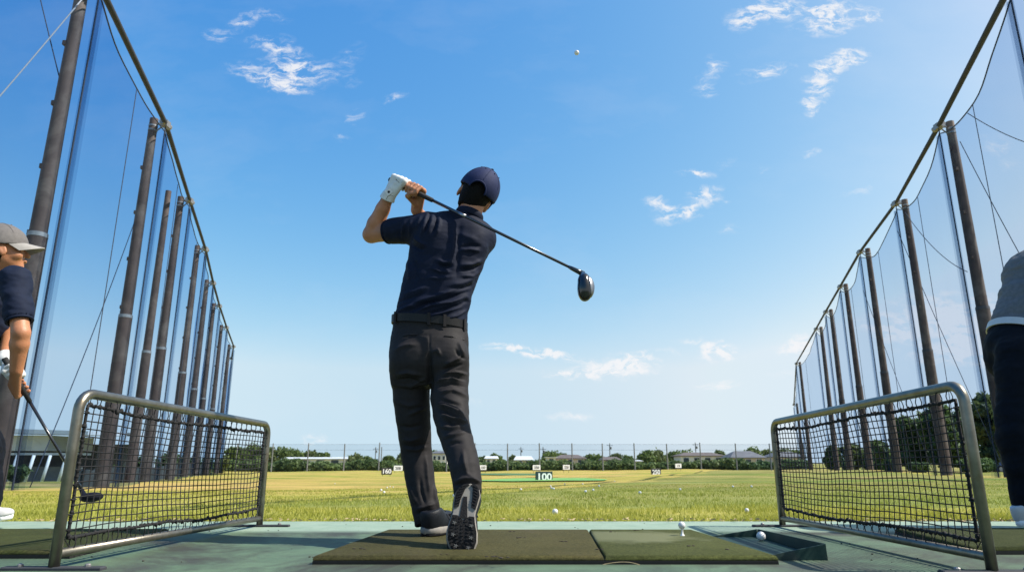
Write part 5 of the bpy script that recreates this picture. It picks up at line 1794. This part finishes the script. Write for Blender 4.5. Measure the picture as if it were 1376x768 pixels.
# hands
lt = [Lwr + (butt + gdir * .06 - Lwr) * .35 + e1 * .012, butt + gdir * .062 + e1 * .028 - e2 * .012, butt + gdir * .085 + e1 * .026 - e2 * .004, butt + gdir * .108 + e1 * .022 + e2 * .002]
LH = dict(wrist=Lwr, ctr=butt, g=gdir, e1=e1, e2=e2, s_list=[.098, .076, .054, .034], th0=18, dr=1, thumb=lt)
hand(body, **LH)
rt = [Rwr + (butt + gdir * .13 - Rwr) * .3 + gdir * .012, butt + gdir * .128 - e1 * .012 - e2 * .030, butt + gdir * .160 + e1 * .020 - e2 * .022, butt + gdir * .182 + e1 * .022 - e2 * .008]
RH = dict(wrist=Rwr, ctr=butt, g=gdir, e1=e1, e2=e2, s_list=[.178, .157, .136, .117], th0=128, dr=-1, thumb=rt)
hand(body, **RH)
v, f = body.mesh(1)
golfer = link('person', mesh_from('person', v, f), M['skin'], None, GB)
tag(golfer, 'golfer in navy polo and cap seen from behind at the end of his swing', 'person')

hair_part(golfer, HC, hr, hf, hu, HS, low=-.080)
cap_parts(golfer, HC, hr, hf, hu, M['cap'], M['cap_dark'], M['cap'], True, HS * 1.13, .0033, .015)
eyes_part(golfer, HC, hr, hf, hu, HS)

# glove: the left hand again, a little larger, with a cuff
gs = SDF(Lwr - .13, Lwr + .17, .0028)
hand(gs, big=1.07, **LH)
gd = unit(Lel - Lwr)
gs.cone(Lwr + gd * .006, Lwr - gd * .015, .0375, .0330, .006)
gs.plane(Lwr + gd * .004, gd)
v, f = gs.mesh(1)
glove = link('glove', mesh_from('glove', v, f), M['glove'], golfer)
def on_surface(sd, px, py, y0, y1):
    """first point of an implicit surface on a sight line"""
    p0, p1 = P(px, py, y0), P(px, py, y1)
    for t in np.linspace(0, 1, 400):
        c = p0 + (p1 - p0) * t
        i = np.round((c - sd.lo) / sd.h).astype(int)
        if np.all(i >= 0) and np.all(i < sd.n) and sd.d[tuple(i)] < 0:
            return c
    return None
def surf_line(sd, pts, y0, y1, r, name, m, parent):
    q = [on_surface(sd, px, py, y0, y1) for px, py in pts]
    q = [p + np.array([0, -.0008, 0]) for p in q if p is not None]
    if len(q) > 1:
        MB().tube(q, r, 5).build(name, m, parent, smooth=True)
tabp = on_surface(gs, 522.5, 258, 2.8, 3.1)
if tabp is not None:
    ax0 = unit(np.array([.75, 0, .55])); ax1 = unit(np.array([-.55, -.15, .75])); nout = np.cross(ax0, ax1)
    MB().box(tabp + nout * .001, (.030, .024, .004), ax=(ax0, ax1, nout)).build('wrist_tab', M['glove'], glove)
    MB().lathe(tabp + nout * .003, [(.0060, 0), (.0060, .0012), (.003, .0016)], 12, (ax0, ax1, nout)).build('snap_button', M['black'], glove)
surf_line(gs, [(532, 241), (536, 245), (540, 249), (543, 254)], 2.8, 3.1, .0011, 'back_seam', M['black'], glove)
surf_line(gs, [(519, 268), (521, 264), (525, 262), (529, 264), (531, 269)], 2.8, 3.1, .0009, 'strap_seam', M['black'], glove)

# ---- polo shirt
sh = SDF(P(505, 445, 2.94) - np.array([.06, .24, .06]), np.array([P(668, 445, 2.94)[0] + .05, 3.36, 1.62]), .0042)
rows = [(452, 528, 627, .108, 2.935), (441, 527.5, 627, .110, 2.935), (428, 529.5, 628.5, .114, 2.935), (415, 533, 629.5, .116, 2.938), (400, 537, 633, .116, 2.942), (380, 541.5, 640, .120, 2.950), (360, 546, 648, .124, 2.958),
        (345, 549.5, 654, .126, 2.964), (330, 551.5, 659, .124, 2.968), (318, 553, 661, .118, 2.970), (307, 558, 657, .106, 2.970), (297, 574, 648, .086, 2.965), (289, 596, 638, .064, 2.958)]
secs = []
for (py, l, r_, b, Y) in rows:
    c = P((l + r_) / 2, py, Y)
    secs.append((c[2], c[0], c[1], (r_ - l) / 2 * mpp(Y, c[2]), b))
sh.loft(secs, .01, 2.35)
sh.ell(P(646, 322, 3.00), (.062, .085, .072), None, .03)             # right shoulder
sh.ell(P(582, 318, 2.885), (.070, .050, .085), None, .035)            # left shoulder blade
sh.ell(P(634, 326, 2.91), (.055, .045, .080), None, .035)             # right shoulder blade
sh.chain([P(604, 300, 2.95), P(577, 302, 2.94)], [.050, .060], .025)  # trapezius left
sh.chain([P(630, 303, 2.955), P(646, 318, 3.0)], [.050, .060], .025)
sleeve_end = Lsh + (Lel - Lsh) * .545
sh.cone(P(571, 307, 2.94), sleeve_end, .071, .0605, .022)
sh.cone(sleeve_end - unit(Lel - Lsh) * .028, sleeve_end + unit(Lel - Lsh) * .10, .0500, .0500, 0, op='sub')
sh.cone(Rsh, Rsh + (Rel - Rsh) * .62, .068, .062, .022)
sh.plane(sleeve_end, unit(Lel - Lsh) + np.array([0, 0, .0])) if False else None
# neck hole and hem
sh.cone(neck0 + unit(neck1 - neck0) * .020, neck0 + unit(neck1 - neck0) * .2, .055, .055, 0, op='sub')
hem = P(577, 434.5, 2.935)
sh.plane(hem, (-.09, 0, -1))
SF = [
    ([(574, 286), (571, 300), (566, 316)], 2.6, .0060), ([(582, 287), (580, 300), (574, 314)], 2.4, .0055), ([(591, 289), (590, 302), (586, 316)], 2.6, .0045), ([(566, 289), (562, 300), (560, 310)], 2.4, .0045),
    ([(578, 286), (575, 300), (570, 315)], 1.8, -.005), ([(587, 288), (585, 302), (580, 315)], 1.8, -.0045),
    ([(545, 297), (542, 306), (540, 316)], 2.4, .0045), ([(553, 294), (551, 305), (550, 318)], 2.2, .004), ([(537, 296), (536, 306), (537, 320)], 2.0, -.003), ([(555, 318), (565, 326), (574, 330)], 3.0, .005), ([(553, 328), (562, 334), (572, 336)], 2.6, -.005),
    ([(618, 300), (616, 325), (615, 350), (613, 372)], 4.2, -.0048), ([(608, 300), (609, 330), (606, 352)], 5, .003),
    ([(586, 349), (596, 353), (608, 352)], 3.0, .0060), ([(588, 355), (598, 358), (609, 357)], 2.4, -.0050), ([(579, 360), (592, 365), (606, 365)], 2.6, .0050), ([(574, 372), (590, 374), (610, 371)], 3.4, .0040),
    ([(616, 337), (630, 335), (646, 337)], 2.8, .0055), ([(617, 332), (632, 329), (647, 331)], 2.4, -.0045), ([(615, 362), (632, 362), (650, 355)], 2.8, -.0065), ([(616, 356), (634, 355), (651, 348)], 2.8, .0050), ([(618, 370), (634, 371), (648, 364)], 3, .0045),
    ([(612, 312), (628, 318), (642, 322)], 4.5, .0035), ([(600, 384), (622, 380), (644, 372)], 3.6, .0045), ([(604, 391), (626, 386), (641, 381)], 2.6, -.0040),
    ([(545, 413), (566, 404), (592, 396), (622, 386)], 3.0, .0065), ([(546, 420), (572, 408), (600, 401), (630, 391)], 2.4, -.0065), ([(552, 421), (580, 410), (606, 406), (630, 397)], 2.8, .0062), ([(566, 423), (592, 417), (616, 410), (630, 402)], 2.4, -.0055), ([(572, 425), (598, 419), (620, 412)], 2.6, .0060),
    ([(540, 396), (558, 391), (576, 384)], 3.4, .0040), ([(537, 405), (556, 399), (574, 392)], 2.6, -.0040), ([(534, 418), (546, 413), (558, 410)], 2.6, .0050), ([(600, 428), (614, 424), (628, 416)], 2.4, .0050), ([(536, 428), (560, 429), (590, 427)], 2.6, .0045), ([(626, 398), (631, 405), (628, 420)], 3, .0045),
    ([(548, 350), (551, 365), (550, 380)], 3.4, .0045), ([(556, 345), (560, 362), (558, 380)], 3.2, -.0045), ([(646, 352), (642, 368), (636, 384)], 3.2, -.004),
]
shirt = garment('polo_shirt', sh, M['shirt'], golfer, SF, 2, [((9, 9, 22), .003, 1.0)], 1.7)
# collar band: a rolled ring leaning with the neck
cr = MB()
na = unit(neck1 - neck0)
nx, nf, _u = frame_from(na, (0, 1, 0))
prof = [(.0620, -.010), (.0655, .002), (.0660, .016), (.0630, .026), (.0600, .027), (.0590, .018), (.0585, -.004)]
nn = 40
for i in range(nn):
    a = 2 * math.pi * i / nn
    for (r_, h_) in prof:
        cr.v.append(tuple(neck0 + na * (h_ + .036 - .010 * math.sin(a)) + nx * r_ * 1.02 * math.cos(a) + nf * r_ * .98 * math.sin(a)))
mpf = len(prof)
for i in range(nn):
    for j in range(mpf):
        j2 = (j + 1) % mpf; i2 = (i + 1) % nn
        cr.f.append((i * mpf + j, i * mpf + j2, i2 * mpf + j2, i2 * mpf + j))
cr.build('collar', M['shirt'], shirt, smooth=True)
sn_, sf_, _ = frame_from(unit(Lel - Lsh), (0, 1, 0))
sc0 = sleeve_end + unit(Lel - Lsh) * .031
MB().tube([sc0 + (sn_ * math.cos(a) + sf_ * math.sin(a)) * .0512 for a in np.linspace(0, 2 * math.pi, 49)[:-1]], .0062, 8, closed=True).build('sleeve_hem', M['shirt'], shirt, smooth=True)

# ---- trousers
def leg_pts(rows, ybase):
    out, rad = [], []
    for (py, l, r_, Y) in rows:
        c = P((l + r_) / 2, py, Y)
        out.append(c); rad.append((r_ - l) / 2 * mpp(Y, c[2]))
    return out, rad
LL = [(478, 526, 577, 2.925), (510, 526.5, 578, 2.93), (535, 528.5, 577.3, 2.935), (560, 532, 578.3, 2.945), (585, 535.5, 579.3, 2.955), (610, 539, 580.3, 2.962), (635, 543.5, 582.5, 2.945), (660, 548.5, 586, 2.925), (682, 553.5, 590.5, 2.91), (703, 557.5, 594.5, 2.90)]
RL = [(478, 577, 628.5, 2.895), (510, 577.5, 629.5, 2.87), (535, 578.5, 629.5, 2.83), (555, 582, 630, 2.79), (575, 587, 631.5, 2.735), (592, 593, 636, 2.69), (612, 600, 641.5, 2.645), (632, 605, 645.5, 2.605), (648, 608.5, 647.5, 2.585), (664, 610, 648, 2.57)]
ts = SDF(np.array([-.70, 2.25, .03]), np.array([.02, 3.28, 1.0]), .0045)
hips = [(424, 530, 627, .100, 2.935), (436, 528.5, 627.5, .106, 2.935), (446, 527, 628.5, .110, 2.935), (460, 524.8, 629.5, .120, 2.925), (478, 523.6, 630, .126, 2.915), (496, 523.6, 630.3, .120, 2.912), (510, 524.5, 630, .098, 2.912), (520, 527, 629.5, .075, 2.91)]
secs = []
for (py, l, r_, b, Y) in hips:
    c = P((l + r_) / 2, py, Y); secs.append((c[2], c[0], c[1], (r_ - l) / 2 * mpp(Y, c[2]), b))
ts.loft(secs, .01, 2.35)
ts.ell(P(553, 483, 2.855), (.078, .060, .088), None, .03)
ts.ell(P(604, 483, 2.845), (.078, .060, .088), None, .03)
pl, rl = leg_pts(LL, 0); ts.chain(pl, rl, .012, kk=.004)
pr, rr_ = leg_pts(RL, 0); ts.chain(pr, rr_, .012, kk=.004)
# cut the cuffs square and hollow them
ts.plane(hem + np.array([0, 0, .012]), (.09, 0, 1))
dl, dr_ = unit(pl[-1] - pl[-3]), unit(pr[-1] - pr[-2])
for (c, d, r_) in ((pl[-1], dl, rl[-1]), (pr[-1], dr_, rr_[-1])):
    ts.cone(c + d * .012 + d * r_, c + d * .012 + d * (r_ + .12), r_ * 1.7, r_ * 1.7, 0, op='sub') if False else None
    sl_, X, Y_, Z = ts._sub(c - .13, c + .13)
    pd = (X - c[0]) * d[0] + (Y_ - c[1]) * d[1] + (Z - c[2]) * d[2]
    ts.d[sl_] = np.maximum(ts.d[sl_], pd.astype(np.float32))
    ts.cone(c - d * .035, c + d * .12, r_ - .0095, r_ - .0095, 0, op='sub')
TF = [
    ([(577, 470), (577, 490), (578, 512), (578, 530)], 4.0, -.0120), ([(577, 448), (577, 470)], 1.4, -.0025),
    ([(543, 453), (560, 450), (580, 450)], 3, -.0025), ([(530, 470), (545, 464), (560, 462)], 3.2, .0045),
    ([(598, 490), (610, 484), (621, 478)], 2.6, .0075), ([(592, 497), (608, 493), (622, 489)], 2.4, -.0060), ([(594, 502), (612, 501), (628, 503)], 2.6, .0085), ([(590, 508), (608, 506), (626, 510)], 2.2, -.0070), ([(584, 514), (604, 507), (622, 512)], 2.6, .0080), ([(586, 520), (606, 514), (626, 520)], 2.2, -.0065), ([(590, 528), (608, 524), (627, 532)], 2.8, .0065), ([(616, 460), (620, 470), (624, 478)], 2.4, .0055),
    ([(612, 468), (617, 478), (626, 482)], 2.2, -.0055), ([(580, 474), (588, 470), (592, 478)], 2.6, .0050),
    ([(587, 542), (605, 548), (624, 557)], 2.8, .0080), ([(588, 549), (604, 555), (624, 563)], 2.4, -.0070), ([(591, 556), (608, 563), (626, 565)], 2.6, .0080), ([(592, 564), (610, 570), (629, 568)], 2.4, -.0060), ([(592, 572), (606, 576), (625, 572)], 2.8, .0070), ([(590, 536), (606, 540), (622, 545)], 2.4, -.0055),
    ([(598, 586), (612, 584), (626, 580)], 2.8, .0050), ([(602, 598), (612, 594), (622, 594)], 2.8, -.0040), ([(622, 604), (624, 622), (628, 638)], 3.0, .0060), ([(628, 636), (636, 644), (646, 648)], 2.6, .0055), ([(613, 646), (626, 642), (642, 646)], 2.4, .0060), ([(611, 652), (622, 649), (634, 650)], 2.2, -.005),
    ([(532, 503), (548, 500), (566, 504)], 3.0, .0060), ([(531, 510), (550, 509), (568, 514)], 2.6, -.0055), ([(534, 518), (552, 518), (570, 521)], 3.0, .0050), ([(546, 520), (560, 514), (574, 508)], 2.6, .0045), ([(534, 540), (550, 545), (566, 542)], 3.2, .0040),
    ([(548, 558), (560, 552), (572, 548)], 2.6, .0050), ([(540, 590), (552, 592), (566, 588)], 3.0, .0045), ([(541, 598), (556, 600), (572, 596)], 2.6, -.0045), ([(545, 602), (560, 604), (574, 600)], 2.8, .0045), ([(537, 572), (552, 574), (568, 570)], 2.8, -.004), ([(572, 610), (574, 640), (578, 668)], 2.8, .0060), ([(564, 640), (566, 660), (572, 680)], 3.0, -.0045),
    ([(560, 684), (572, 680), (584, 676)], 2.6, .0060), ([(558, 690), (572, 687), (586, 684)], 2.2, -.0055), ([(562, 698), (576, 694), (590, 692)], 2.6, .0050), ([(583, 650), (585, 668), (589, 682)], 2.6, .0060), ([(548, 650), (556, 668), (562, 680)], 3, .004),
]
trousers = garment('trousers', ts, M['trousers'], golfer, TF, 2, [((10, 10, 20), .002, 5.0)], 1.7)
for pts in ([(541, 450.5), (551, 449), (561, 449.5)], [(597, 451), (608, 452), (624, 456)]):
    q = []
    for (px, py) in pts:
        # find the cloth surface along the sight line
        a = P(px, py, 2.70); b = P(px, py, 2.95)
        best = None
        for k in range(120):
            c = a + (b - a) * k / 119
            ii = np.round((c - ts.lo) / ts.h).astype(int)
            if ts.d[tuple(ii)] < .004:
                best = c; break
        q.append(best if best is not None else a)
    MB().tube(q, .0022, 5).build('pocket_welt', M['belt'], trousers)

# ---- belt with loops
def belt_pt(a, dz, out):
    c = P(577.5, 434.5, 2.935)
    ax_ = 49.6 * mpp(2.935, c[2]); by_ = .112
    n = 2.35
    ca_, sa_ = math.cos(a), math.sin(a)
    x = math.copysign(abs(ca_) ** (2 / n), ca_) * (ax_ + out); y = math.copysign(abs(sa_) ** (2 / n), sa_) * (by_ + out)
    return np.array([c[0] + x, c[1] + y, c[2] + dz - .09 * x])
bl = MB()
nn = 72
prof = [(-.017, .0005), (-.017, .0048), (.017, .0048), (.017, .0005)]
for i in range(nn):
    for (dz, o_) in prof:
        bl.v.append(tuple(belt_pt(2 * math.pi * i / nn, dz, o_)))
for i in range(nn):
    for j in range(4):
        bl.f.append((i * 4 + j, i * 4 + (j + 1) % 4, ((i + 1) % nn) * 4 + (j + 1) % 4, ((i + 1) % nn) * 4 + j))
bl.build('belt', M['belt'], golfer, angle=40)
for px in (531.5, 576, 597.5, 624):
    a = -math.acos(max(-.999, min(.999, (px - 577.5) / 50.3)) ** 1.0) if True else 0
    # solve the belt angle for this column
    best = min(np.linspace(-math.pi, 0, 400), key=lambda q: abs(project(belt_pt(q, 0, .006)[None])[0][0] - px))
    p = belt_pt(best, 0, .0085); t_ = unit(belt_pt(best + .03, 0, .0085) - belt_pt(best - .03, 0, .0085)); z_ = np.array([0, 0, 1.0])
    MB().box(p + np.array([0, 0, -.002]), (.0125, .004, .052), ax=(t_, np.cross(z_, t_), z_)).build('belt_loop', M['trousers'], trousers)

# ---- shoes
def shoe_T(heel, toe_dir, up_dir, sc=1.0, wide=1.0):
    y_ = unit(toe_dir); z_ = unit(np.array(up_dir) - y_ * np.dot(up_dir, y_)); x_ = np.cross(y_, z_)
    heel = np.array(heel)
    return lambda p: heel + x_ * p[0] * sc * wide + y_ * p[1] * sc + z_ * p[2] * sc
lh = PZ(570, 721.5, MZ)
build_shoe(golfer, shoe_T((lh[0] - .004, 2.835, MZ + .0085), (.42, .91, 0), (0, 0, 1), 1.0, 1.08), .295, 1, M['shoe'], M['midsole'], None, True)
# right foot up on its toe, sole to the back
toe = PZ(622, 737.5, MZ)
heel = P(632.5, 648.5, toe[1] + .075)
dv = heel - toe
RT = shoe_T(heel, -dv, (0, 1, .25), 1.0, 1.17)
rs = build_shoe(golfer, RT, .246, -1, M['shoe'], M['midsole'], 'dark shoe turned up on its toe with black cleated sole to the back', True)

# ---- the driver
club = thing('golf_club', 'black driver swung behind the neck of the central golfer', 'golf club', butt)
MB().tube([butt - gdir * .004, butt + gdir * .002, butt + gdir * .12, butt + gdir * .262, butt + gdir * .266], [.011, .0142, .0128, .0105, .009], 14).build('grip', M['grip'], club, smooth=True)
Lc = np.linalg.norm(far_ - butt)
MB().tube([butt + gdir * .26, butt + gdir * .5, butt + gdir * (Lc - .05)], [.0078, .0070, .0056], 12).build('shaft', M['shaft'], club, smooth=True)
MB().tube([butt + gdir * .42, butt + gdir * .46], [.0079, .0077], 12).build('shaft_label', M['steel'], club, smooth=True)
MB().tube([butt + gdir * (Lc - .055), butt + gdir * (Lc - .04), butt + gdir * (Lc + .018)], [.0062, .0085, .0115], 12).build('hosel', M['crown'], club, smooth=True)
hb = far_ + gdir * .012
kx = mpp(2.63, 1.25)
hc = P(786, 384.5, 2.63)
vx = np.array([1.0, 0, 0]); vz = unit(np.array([.06, .12, 1.0])); vx = unit(vx - vz * np.dot(vx, vz)); vy = np.cross(vz, vx)
hs = SDF(hc - .10, hc + .10, .0022)
hs.ell(hc + vx * -.003 - vz * .003, (.0275, .036, .0575), [vx, vy, vz], 0)
hs.ell(hc + vx * .004 - vz * .020, (.026, .032, .040), [vx, vy, vz], .012)
hs.cone(hb, hc + vz * .030 - vx * .006, .011, .020, .014)
v, f = hs.mesh(2)
head_ = link('club_head', mesh_from('club_head', v, f), M['crown'], club)
fs_ = SDF(hc - .10, hc + .10, .0022)
fs_.ell(hc + vx * .004 - vz * .006, (.0345, .034, .0520), [vx, vy, vz], 0)
fs_.plane(hc + vx * .016, -vx - vz * .18)
v, f = fs_.mesh(1)
link('sole_plate', mesh_from('sole_plate', v, f), M['steel'], head_)


# ================================================================== the two players at the sides
def side_person(name_label, J, shirt_m, trouser_m, belt_m, cap_m, brim_m, glove_hand, shoe_m, face_fwd, noise_seed, cap=True, shoe_back=.15, tilt_back=.24):
    """J: joints in world coordinates of a player bent over the ball, facing +X"""
    allp = np.array([q for q in J.values()])
    lo_, hi_ = allp.min(0) - .22, allp.max(0) + .22
    lo_[2] = min(lo_[2], -.01)
    base = np.array([(J['ankR'][0] + J['ankL'][0]) / 2, (J['ankR'][1] + J['ankL'][1]) / 2, MZ])
    sd = SDF(lo_, hi_, .006)
    pel, chest, nk, hd = J['pelvis'], J['chest'], J['neck'], J['head']
    sd.chain([pel, chest, nk], [.11, .12, .06], .03)
    for s_ in 'RL':
        sd.chain([J['hip' + s_], J['knee' + s_], J['ank' + s_]], [.075, .052, .036], .02)
        sd.cone(J['sho' + s_], J['elb' + s_], .046, .037, .02)
        sd.chain([J['elb' + s_], J['elb' + s_] * .7 + J['wri' + s_] * .3, J['wri' + s_]], [.036, .038, .027], .015)
    hz = unit([face_fwd[0], face_fwd[1], 0])
    up = np.array([0, 0, 1.0]) - hz * tilt_back
    r, fw, u = frame_from(up, face_fwd)
    sd.cone(nk, hd - u * .03, .058, .054, .03)
    head_sdf(sd, hd, r, fw, u, sc=.95)
    gax = unit(J['club'] - J['grip'])
    a1 = unit(np.array([0, -1.0, 0]) - gax * np.dot([0, -1.0, 0], gax)); a2 = np.cross(gax, a1)
    hands = {}
    for s_, off, th0, dr in (('L', .0, 200, 1), ('R', .085, 30, 1)):
        c = J['grip'] + gax * off
        th = [J['wri' + s_] + (c - J['wri' + s_]) * .4, c + gax * .03 + a1 * .02 + a2 * .018, c + gax * .055 + a1 * .014 + a2 * .018, c + gax * .08 + a1 * .006 + a2 * .019]
        hands[s_] = dict(wrist=J['wri' + s_], ctr=c, g=gax, e1=a1, e2=a2, s_list=[.075, .054, .033, .014], th0=th0, dr=dr, thumb=th, fr=.0100)
        hand(sd, **hands[s_])
    v, f = sd.mesh(1)
    pr_ = link('person', mesh_from('person', v, f), M['skin'], None, base)
    tag(pr_, name_label, 'person')
    hair_part(pr_, hd, r, fw, u, .95, .005)
    eyes_part(pr_, hd, r, fw, u, .95)
    if cap:
        cap_parts(pr_, hd, r, fw, u, cap_m, cap_m, brim_m, False, 1.05, .0045, .012)
    # shirt
    ss = SDF(lo_, hi_, .006)
    mid = pel + (chest - pel) * .45
    ss.chain([pel + (chest - pel) * .12, mid, chest, chest + (nk - chest) * .72], [.145, .140, .146, .085], .03, ((0, 1, 0), 1.14), .02)
    hems = []
    for s_ in 'RL':
        ss.ell(J['sho' + s_], (.068, .068, .068), None, .03)
        e = J['sho' + s_] + (J['elb' + s_] - J['sho' + s_]) * .66
        ss.cone(J['sho' + s_], e, .064, .060, .02)
        d = unit(J['elb' + s_] - J['sho' + s_])
        ss.cone(e + d * .03, e + d * .15, .049, .049, 0, op='sub')
        hems.append((e + d * .034, d))
    ss.cone(nk, nk + (hd - nk), .057, .057, 0, op='sub')
    pn = unit(chest - pel)
    ss.plane(pel + pn * .075, -pn)
    v, f = ss.mesh(2)
    n = vnormals(v, f)
    v = v + n * fbm_disp(v, (7, 7, 16), .010, noise_seed)[:, None]
    shirt_ = link('polo_shirt', mesh_from('polo_shirt', v, f), shirt_m, pr_)
    MB().tube([nk + unit(hd - nk) * .015 + (r * math.cos(a) + fw * math.sin(a)) * .062 for a in np.linspace(0, 2 * math.pi, 25)[:-1]], .011, 8, closed=True).build('collar', shirt_m, shirt_, smooth=True)
    for (hc_, hd_) in hems:
        h1, h2, _q = frame_from(hd_, (0, 1, 0))
        MB().tube([hc_ + (h1 * math.cos(a) + h2 * math.sin(a)) * .0505 for a in np.linspace(0, 2 * math.pi, 41)[:-1]], .0075, 8, closed=True).build('sleeve_hem', shirt_m, shirt_, smooth=True)
    # trousers
    tt = SDF(lo_, hi_, .006)
    tt.chain([pel + pn * .085, pel], [.140, .150], .02, ((0, 1, 0), 1.12))
    tt.ell(pel + np.array([-.015, -.06, -.06]), (.095, .085, .13), None, .06)
    tt.ell(pel + np.array([-.015, .06, -.06]), (.095, .085, .13), None, .06)
    for s_ in 'RL':
        tt.chain([J['hip' + s_], J['knee' + s_], J['ank' + s_]], [.115, .092, .066], .03, None, .01)
        sl_, X, Y_, Z = tt._sub(J['ank' + s_] - .14, J['ank' + s_] + .14)
        tt.d[sl_] = np.maximum(tt.d[sl_], (J['ank' + s_][2] - .035 - Z + 0 * X + 0 * Y_).astype(np.float32))
    tt.plane(pel + pn * .085, pn)
    v, f = tt.mesh(2)
    n = vnormals(v, f)
    v = v + n * fbm_disp(v, (8, 8, 14), .009, noise_seed + 4)[:, None]
    link('trousers', mesh_from('trousers', v, f), trouser_m, pr_)
    # belt round the waist
    bb = MB()
    wx = unit(np.cross((0, 1, 0), pn)); nn_ = 48
    for i in range(nn_):
        a = 2 * math.pi * i / nn_
        for (dz, o_) in ((-.018, .150), (-.018, .156), (.018, .156), (.018, .150)):
            bb.v.append(tuple(pel + pn * (.078 + dz) + wx * math.cos(a) * o_ + np.array([0, 1, 0]) * math.sin(a) * o_ * 1.10))
    for i in range(nn_):
        for j in range(4):
            bb.f.append((i * 4 + j, i * 4 + (j + 1) % 4, ((i + 1) % nn_) * 4 + (j + 1) % 4, ((i + 1) % nn_) * 4 + j))
    bb.build('belt', belt_m, pr_, angle=40)
    # glove
    if glove_hand:
        H = hands[glove_hand]
        gs_ = SDF(H['wrist'] - .15, H['wrist'] + .17, .004)
        hand(gs_, big=1.1, **H)
        gd_ = unit(J['elb' + glove_hand] - H['wrist'])
        gs_.cone(H['wrist'], H['wrist'] + gd_ * .03, .033, .035, .006)
        v, f = gs_.mesh(1)
        link('glove', mesh_from('glove', v, f), M['glove'], pr_)
    for s_ in 'RL':
        a = J['ank' + s_]
        build_shoe(pr_, shoe_T((a[0] - shoe_back, a[1], MZ + .006), (1, -.12 if s_ == 'R' else .12, 0), (0, 0, 1)), .275, 1 if s_ == 'L' else -1, shoe_m, M['white_paint'], None, False)
    return pr_

# left man: grey cap, navy polo, waggling a club
J = {}
J['head'] = P(4, 339, 3.32); J['neck'] = P(-5, 370, 3.36); J['chest'] = P(-22, 400, 3.36); J['pelvis'] = P(-72, 500, 3.38)
J['shoR'] = P(20, 376, 3.17); J['elbR'] = P(28, 447, 3.13); J['wriR'] = P(22, 497, 3.19)
J['shoL'] = P(2, 374, 3.54); J['elbL'] = P(18, 440, 3.52); J['wriL'] = P(6, 483, 3.32)
J['hipR'] = P(-72, 515, 3.27); J['kneeR'] = P(-34, 605, 3.15); J['ankR'] = P(-42, 690, 3.02)
J['hipL'] = P(-66, 512, 3.50); J['kneeL'] = P(-24, 600, 3.52); J['ankL'] = P(-20, 678, 3.48)
J['grip'] = P(10, 488, 3.25); J['club'] = P(108, 655, 3.50)
for s_ in 'RL': J['ank' + s_][2] = .115
man_l = side_person('man in grey cap and navy polo at the left edge', J, M['shirt2'], M['dark_trousers'], M['belt'], M['grey_cap'], M['pale_brim'], 'L', M['shoe_white'], np.array([.80, .60, -.08]), 2.0)
cg = thing('golf_club', 'dark club held low by the man in the grey cap', 'golf club', J['grip'])
gx = unit(J['club'] - J['grip'])
MB().tube([J['grip'] - gx * .03, J['grip'] - gx * .025, J['grip'] + gx * .21], [.010, .0135, .0100], 12).build('grip', M['grip'], cg, smooth=True)
MB().tube([J['grip'] + gx * .20, J['club']], [.0075, .0055], 10).build('shaft', M['shaft'], cg, smooth=True)
MB().tube([J['club'] - gx * .06, J['club'] + gx * .012], [.0075, .0095], 10).build('hosel', M['crown'], cg, smooth=True)
hc2 = P(123, 667.5, 3.46)
h2 = SDF(hc2 - .10, hc2 + .10, .003)
h2.ell(hc2, (.054, .040, .0235), [unit((1, 0, .10)), (0, 1, 0), unit((-.10, 0, 1))], 0)
h2.cone(J['club'] + gx * .01, hc2 - np.array([.035, 0, -.004]), .0095, .014, .010)
v, f = h2.mesh(2)
link('club_head', mesh_from('club_head', v, f), M['cap_dark'], cg)

# right man: grey polo, white belt, dark trousers, bent towards his ball
J = {}
J['pelvis'] = P(1372, 468, 3.36); J['chest'] = P(1398, 368, 3.38); J['neck'] = P(1432, 330, 3.38); J['head'] = P(1468, 312, 3.36)
J['shoR'] = P(1416, 362, 3.18); J['elbR'] = P(1446, 440, 3.16); J['wriR'] = P(1478, 500, 3.26)
J['shoL'] = P(1404, 356, 3.56); J['elbL'] = P(1440, 430, 3.56); J['wriL'] = P(1470, 490, 3.40)
J['hipR'] = P(1374, 482, 3.26); J['kneeR'] = P(1370, 586, 3.22); J['ankR'] = P(1384, 680, 3.22)
J['hipL'] = P(1372, 478, 3.48); J['kneeL'] = P(1372, 580, 3.54); J['ankL'] = P(1384, 672, 3.58)
J['grip'] = P(1474, 496, 3.30); J['club'] = P(1590, 690, 3.30)
for s_ in 'RL': J['ank' + s_][2] = .115
man_r = side_person('man in grey polo with white belt bending forward at the right edge', J, M['grey_shirt'], M['dark_trousers'], M['white_belt'], M['grey_cap'], M['grey_cap'], None, M['shoe_white'], np.array([.85, .15, -.5]), 9.0, True, .075, -.5)
cg2 = thing('golf_club', 'club held by the man in the grey polo beyond the picture edge', 'golf club', J['grip'])
gx = unit(J['club'] - J['grip'])
MB().tube([J['grip'] - gx * .03, J['grip'] + gx * .22], [.0135, .0100], 12).build('grip', M['grip'], cg2, smooth=True)
MB().tube([J['grip'] + gx * .20, J['club']], [.0075, .0055], 10).build('shaft', M['steel'], cg2, smooth=True)
hc2 = J['club'] + np.array([.04, 0, -.01])
MB().ball(hc2, .045, 16, (1.2, .9, .55)).build('club_head', M['crown'], cg2, smooth=True)
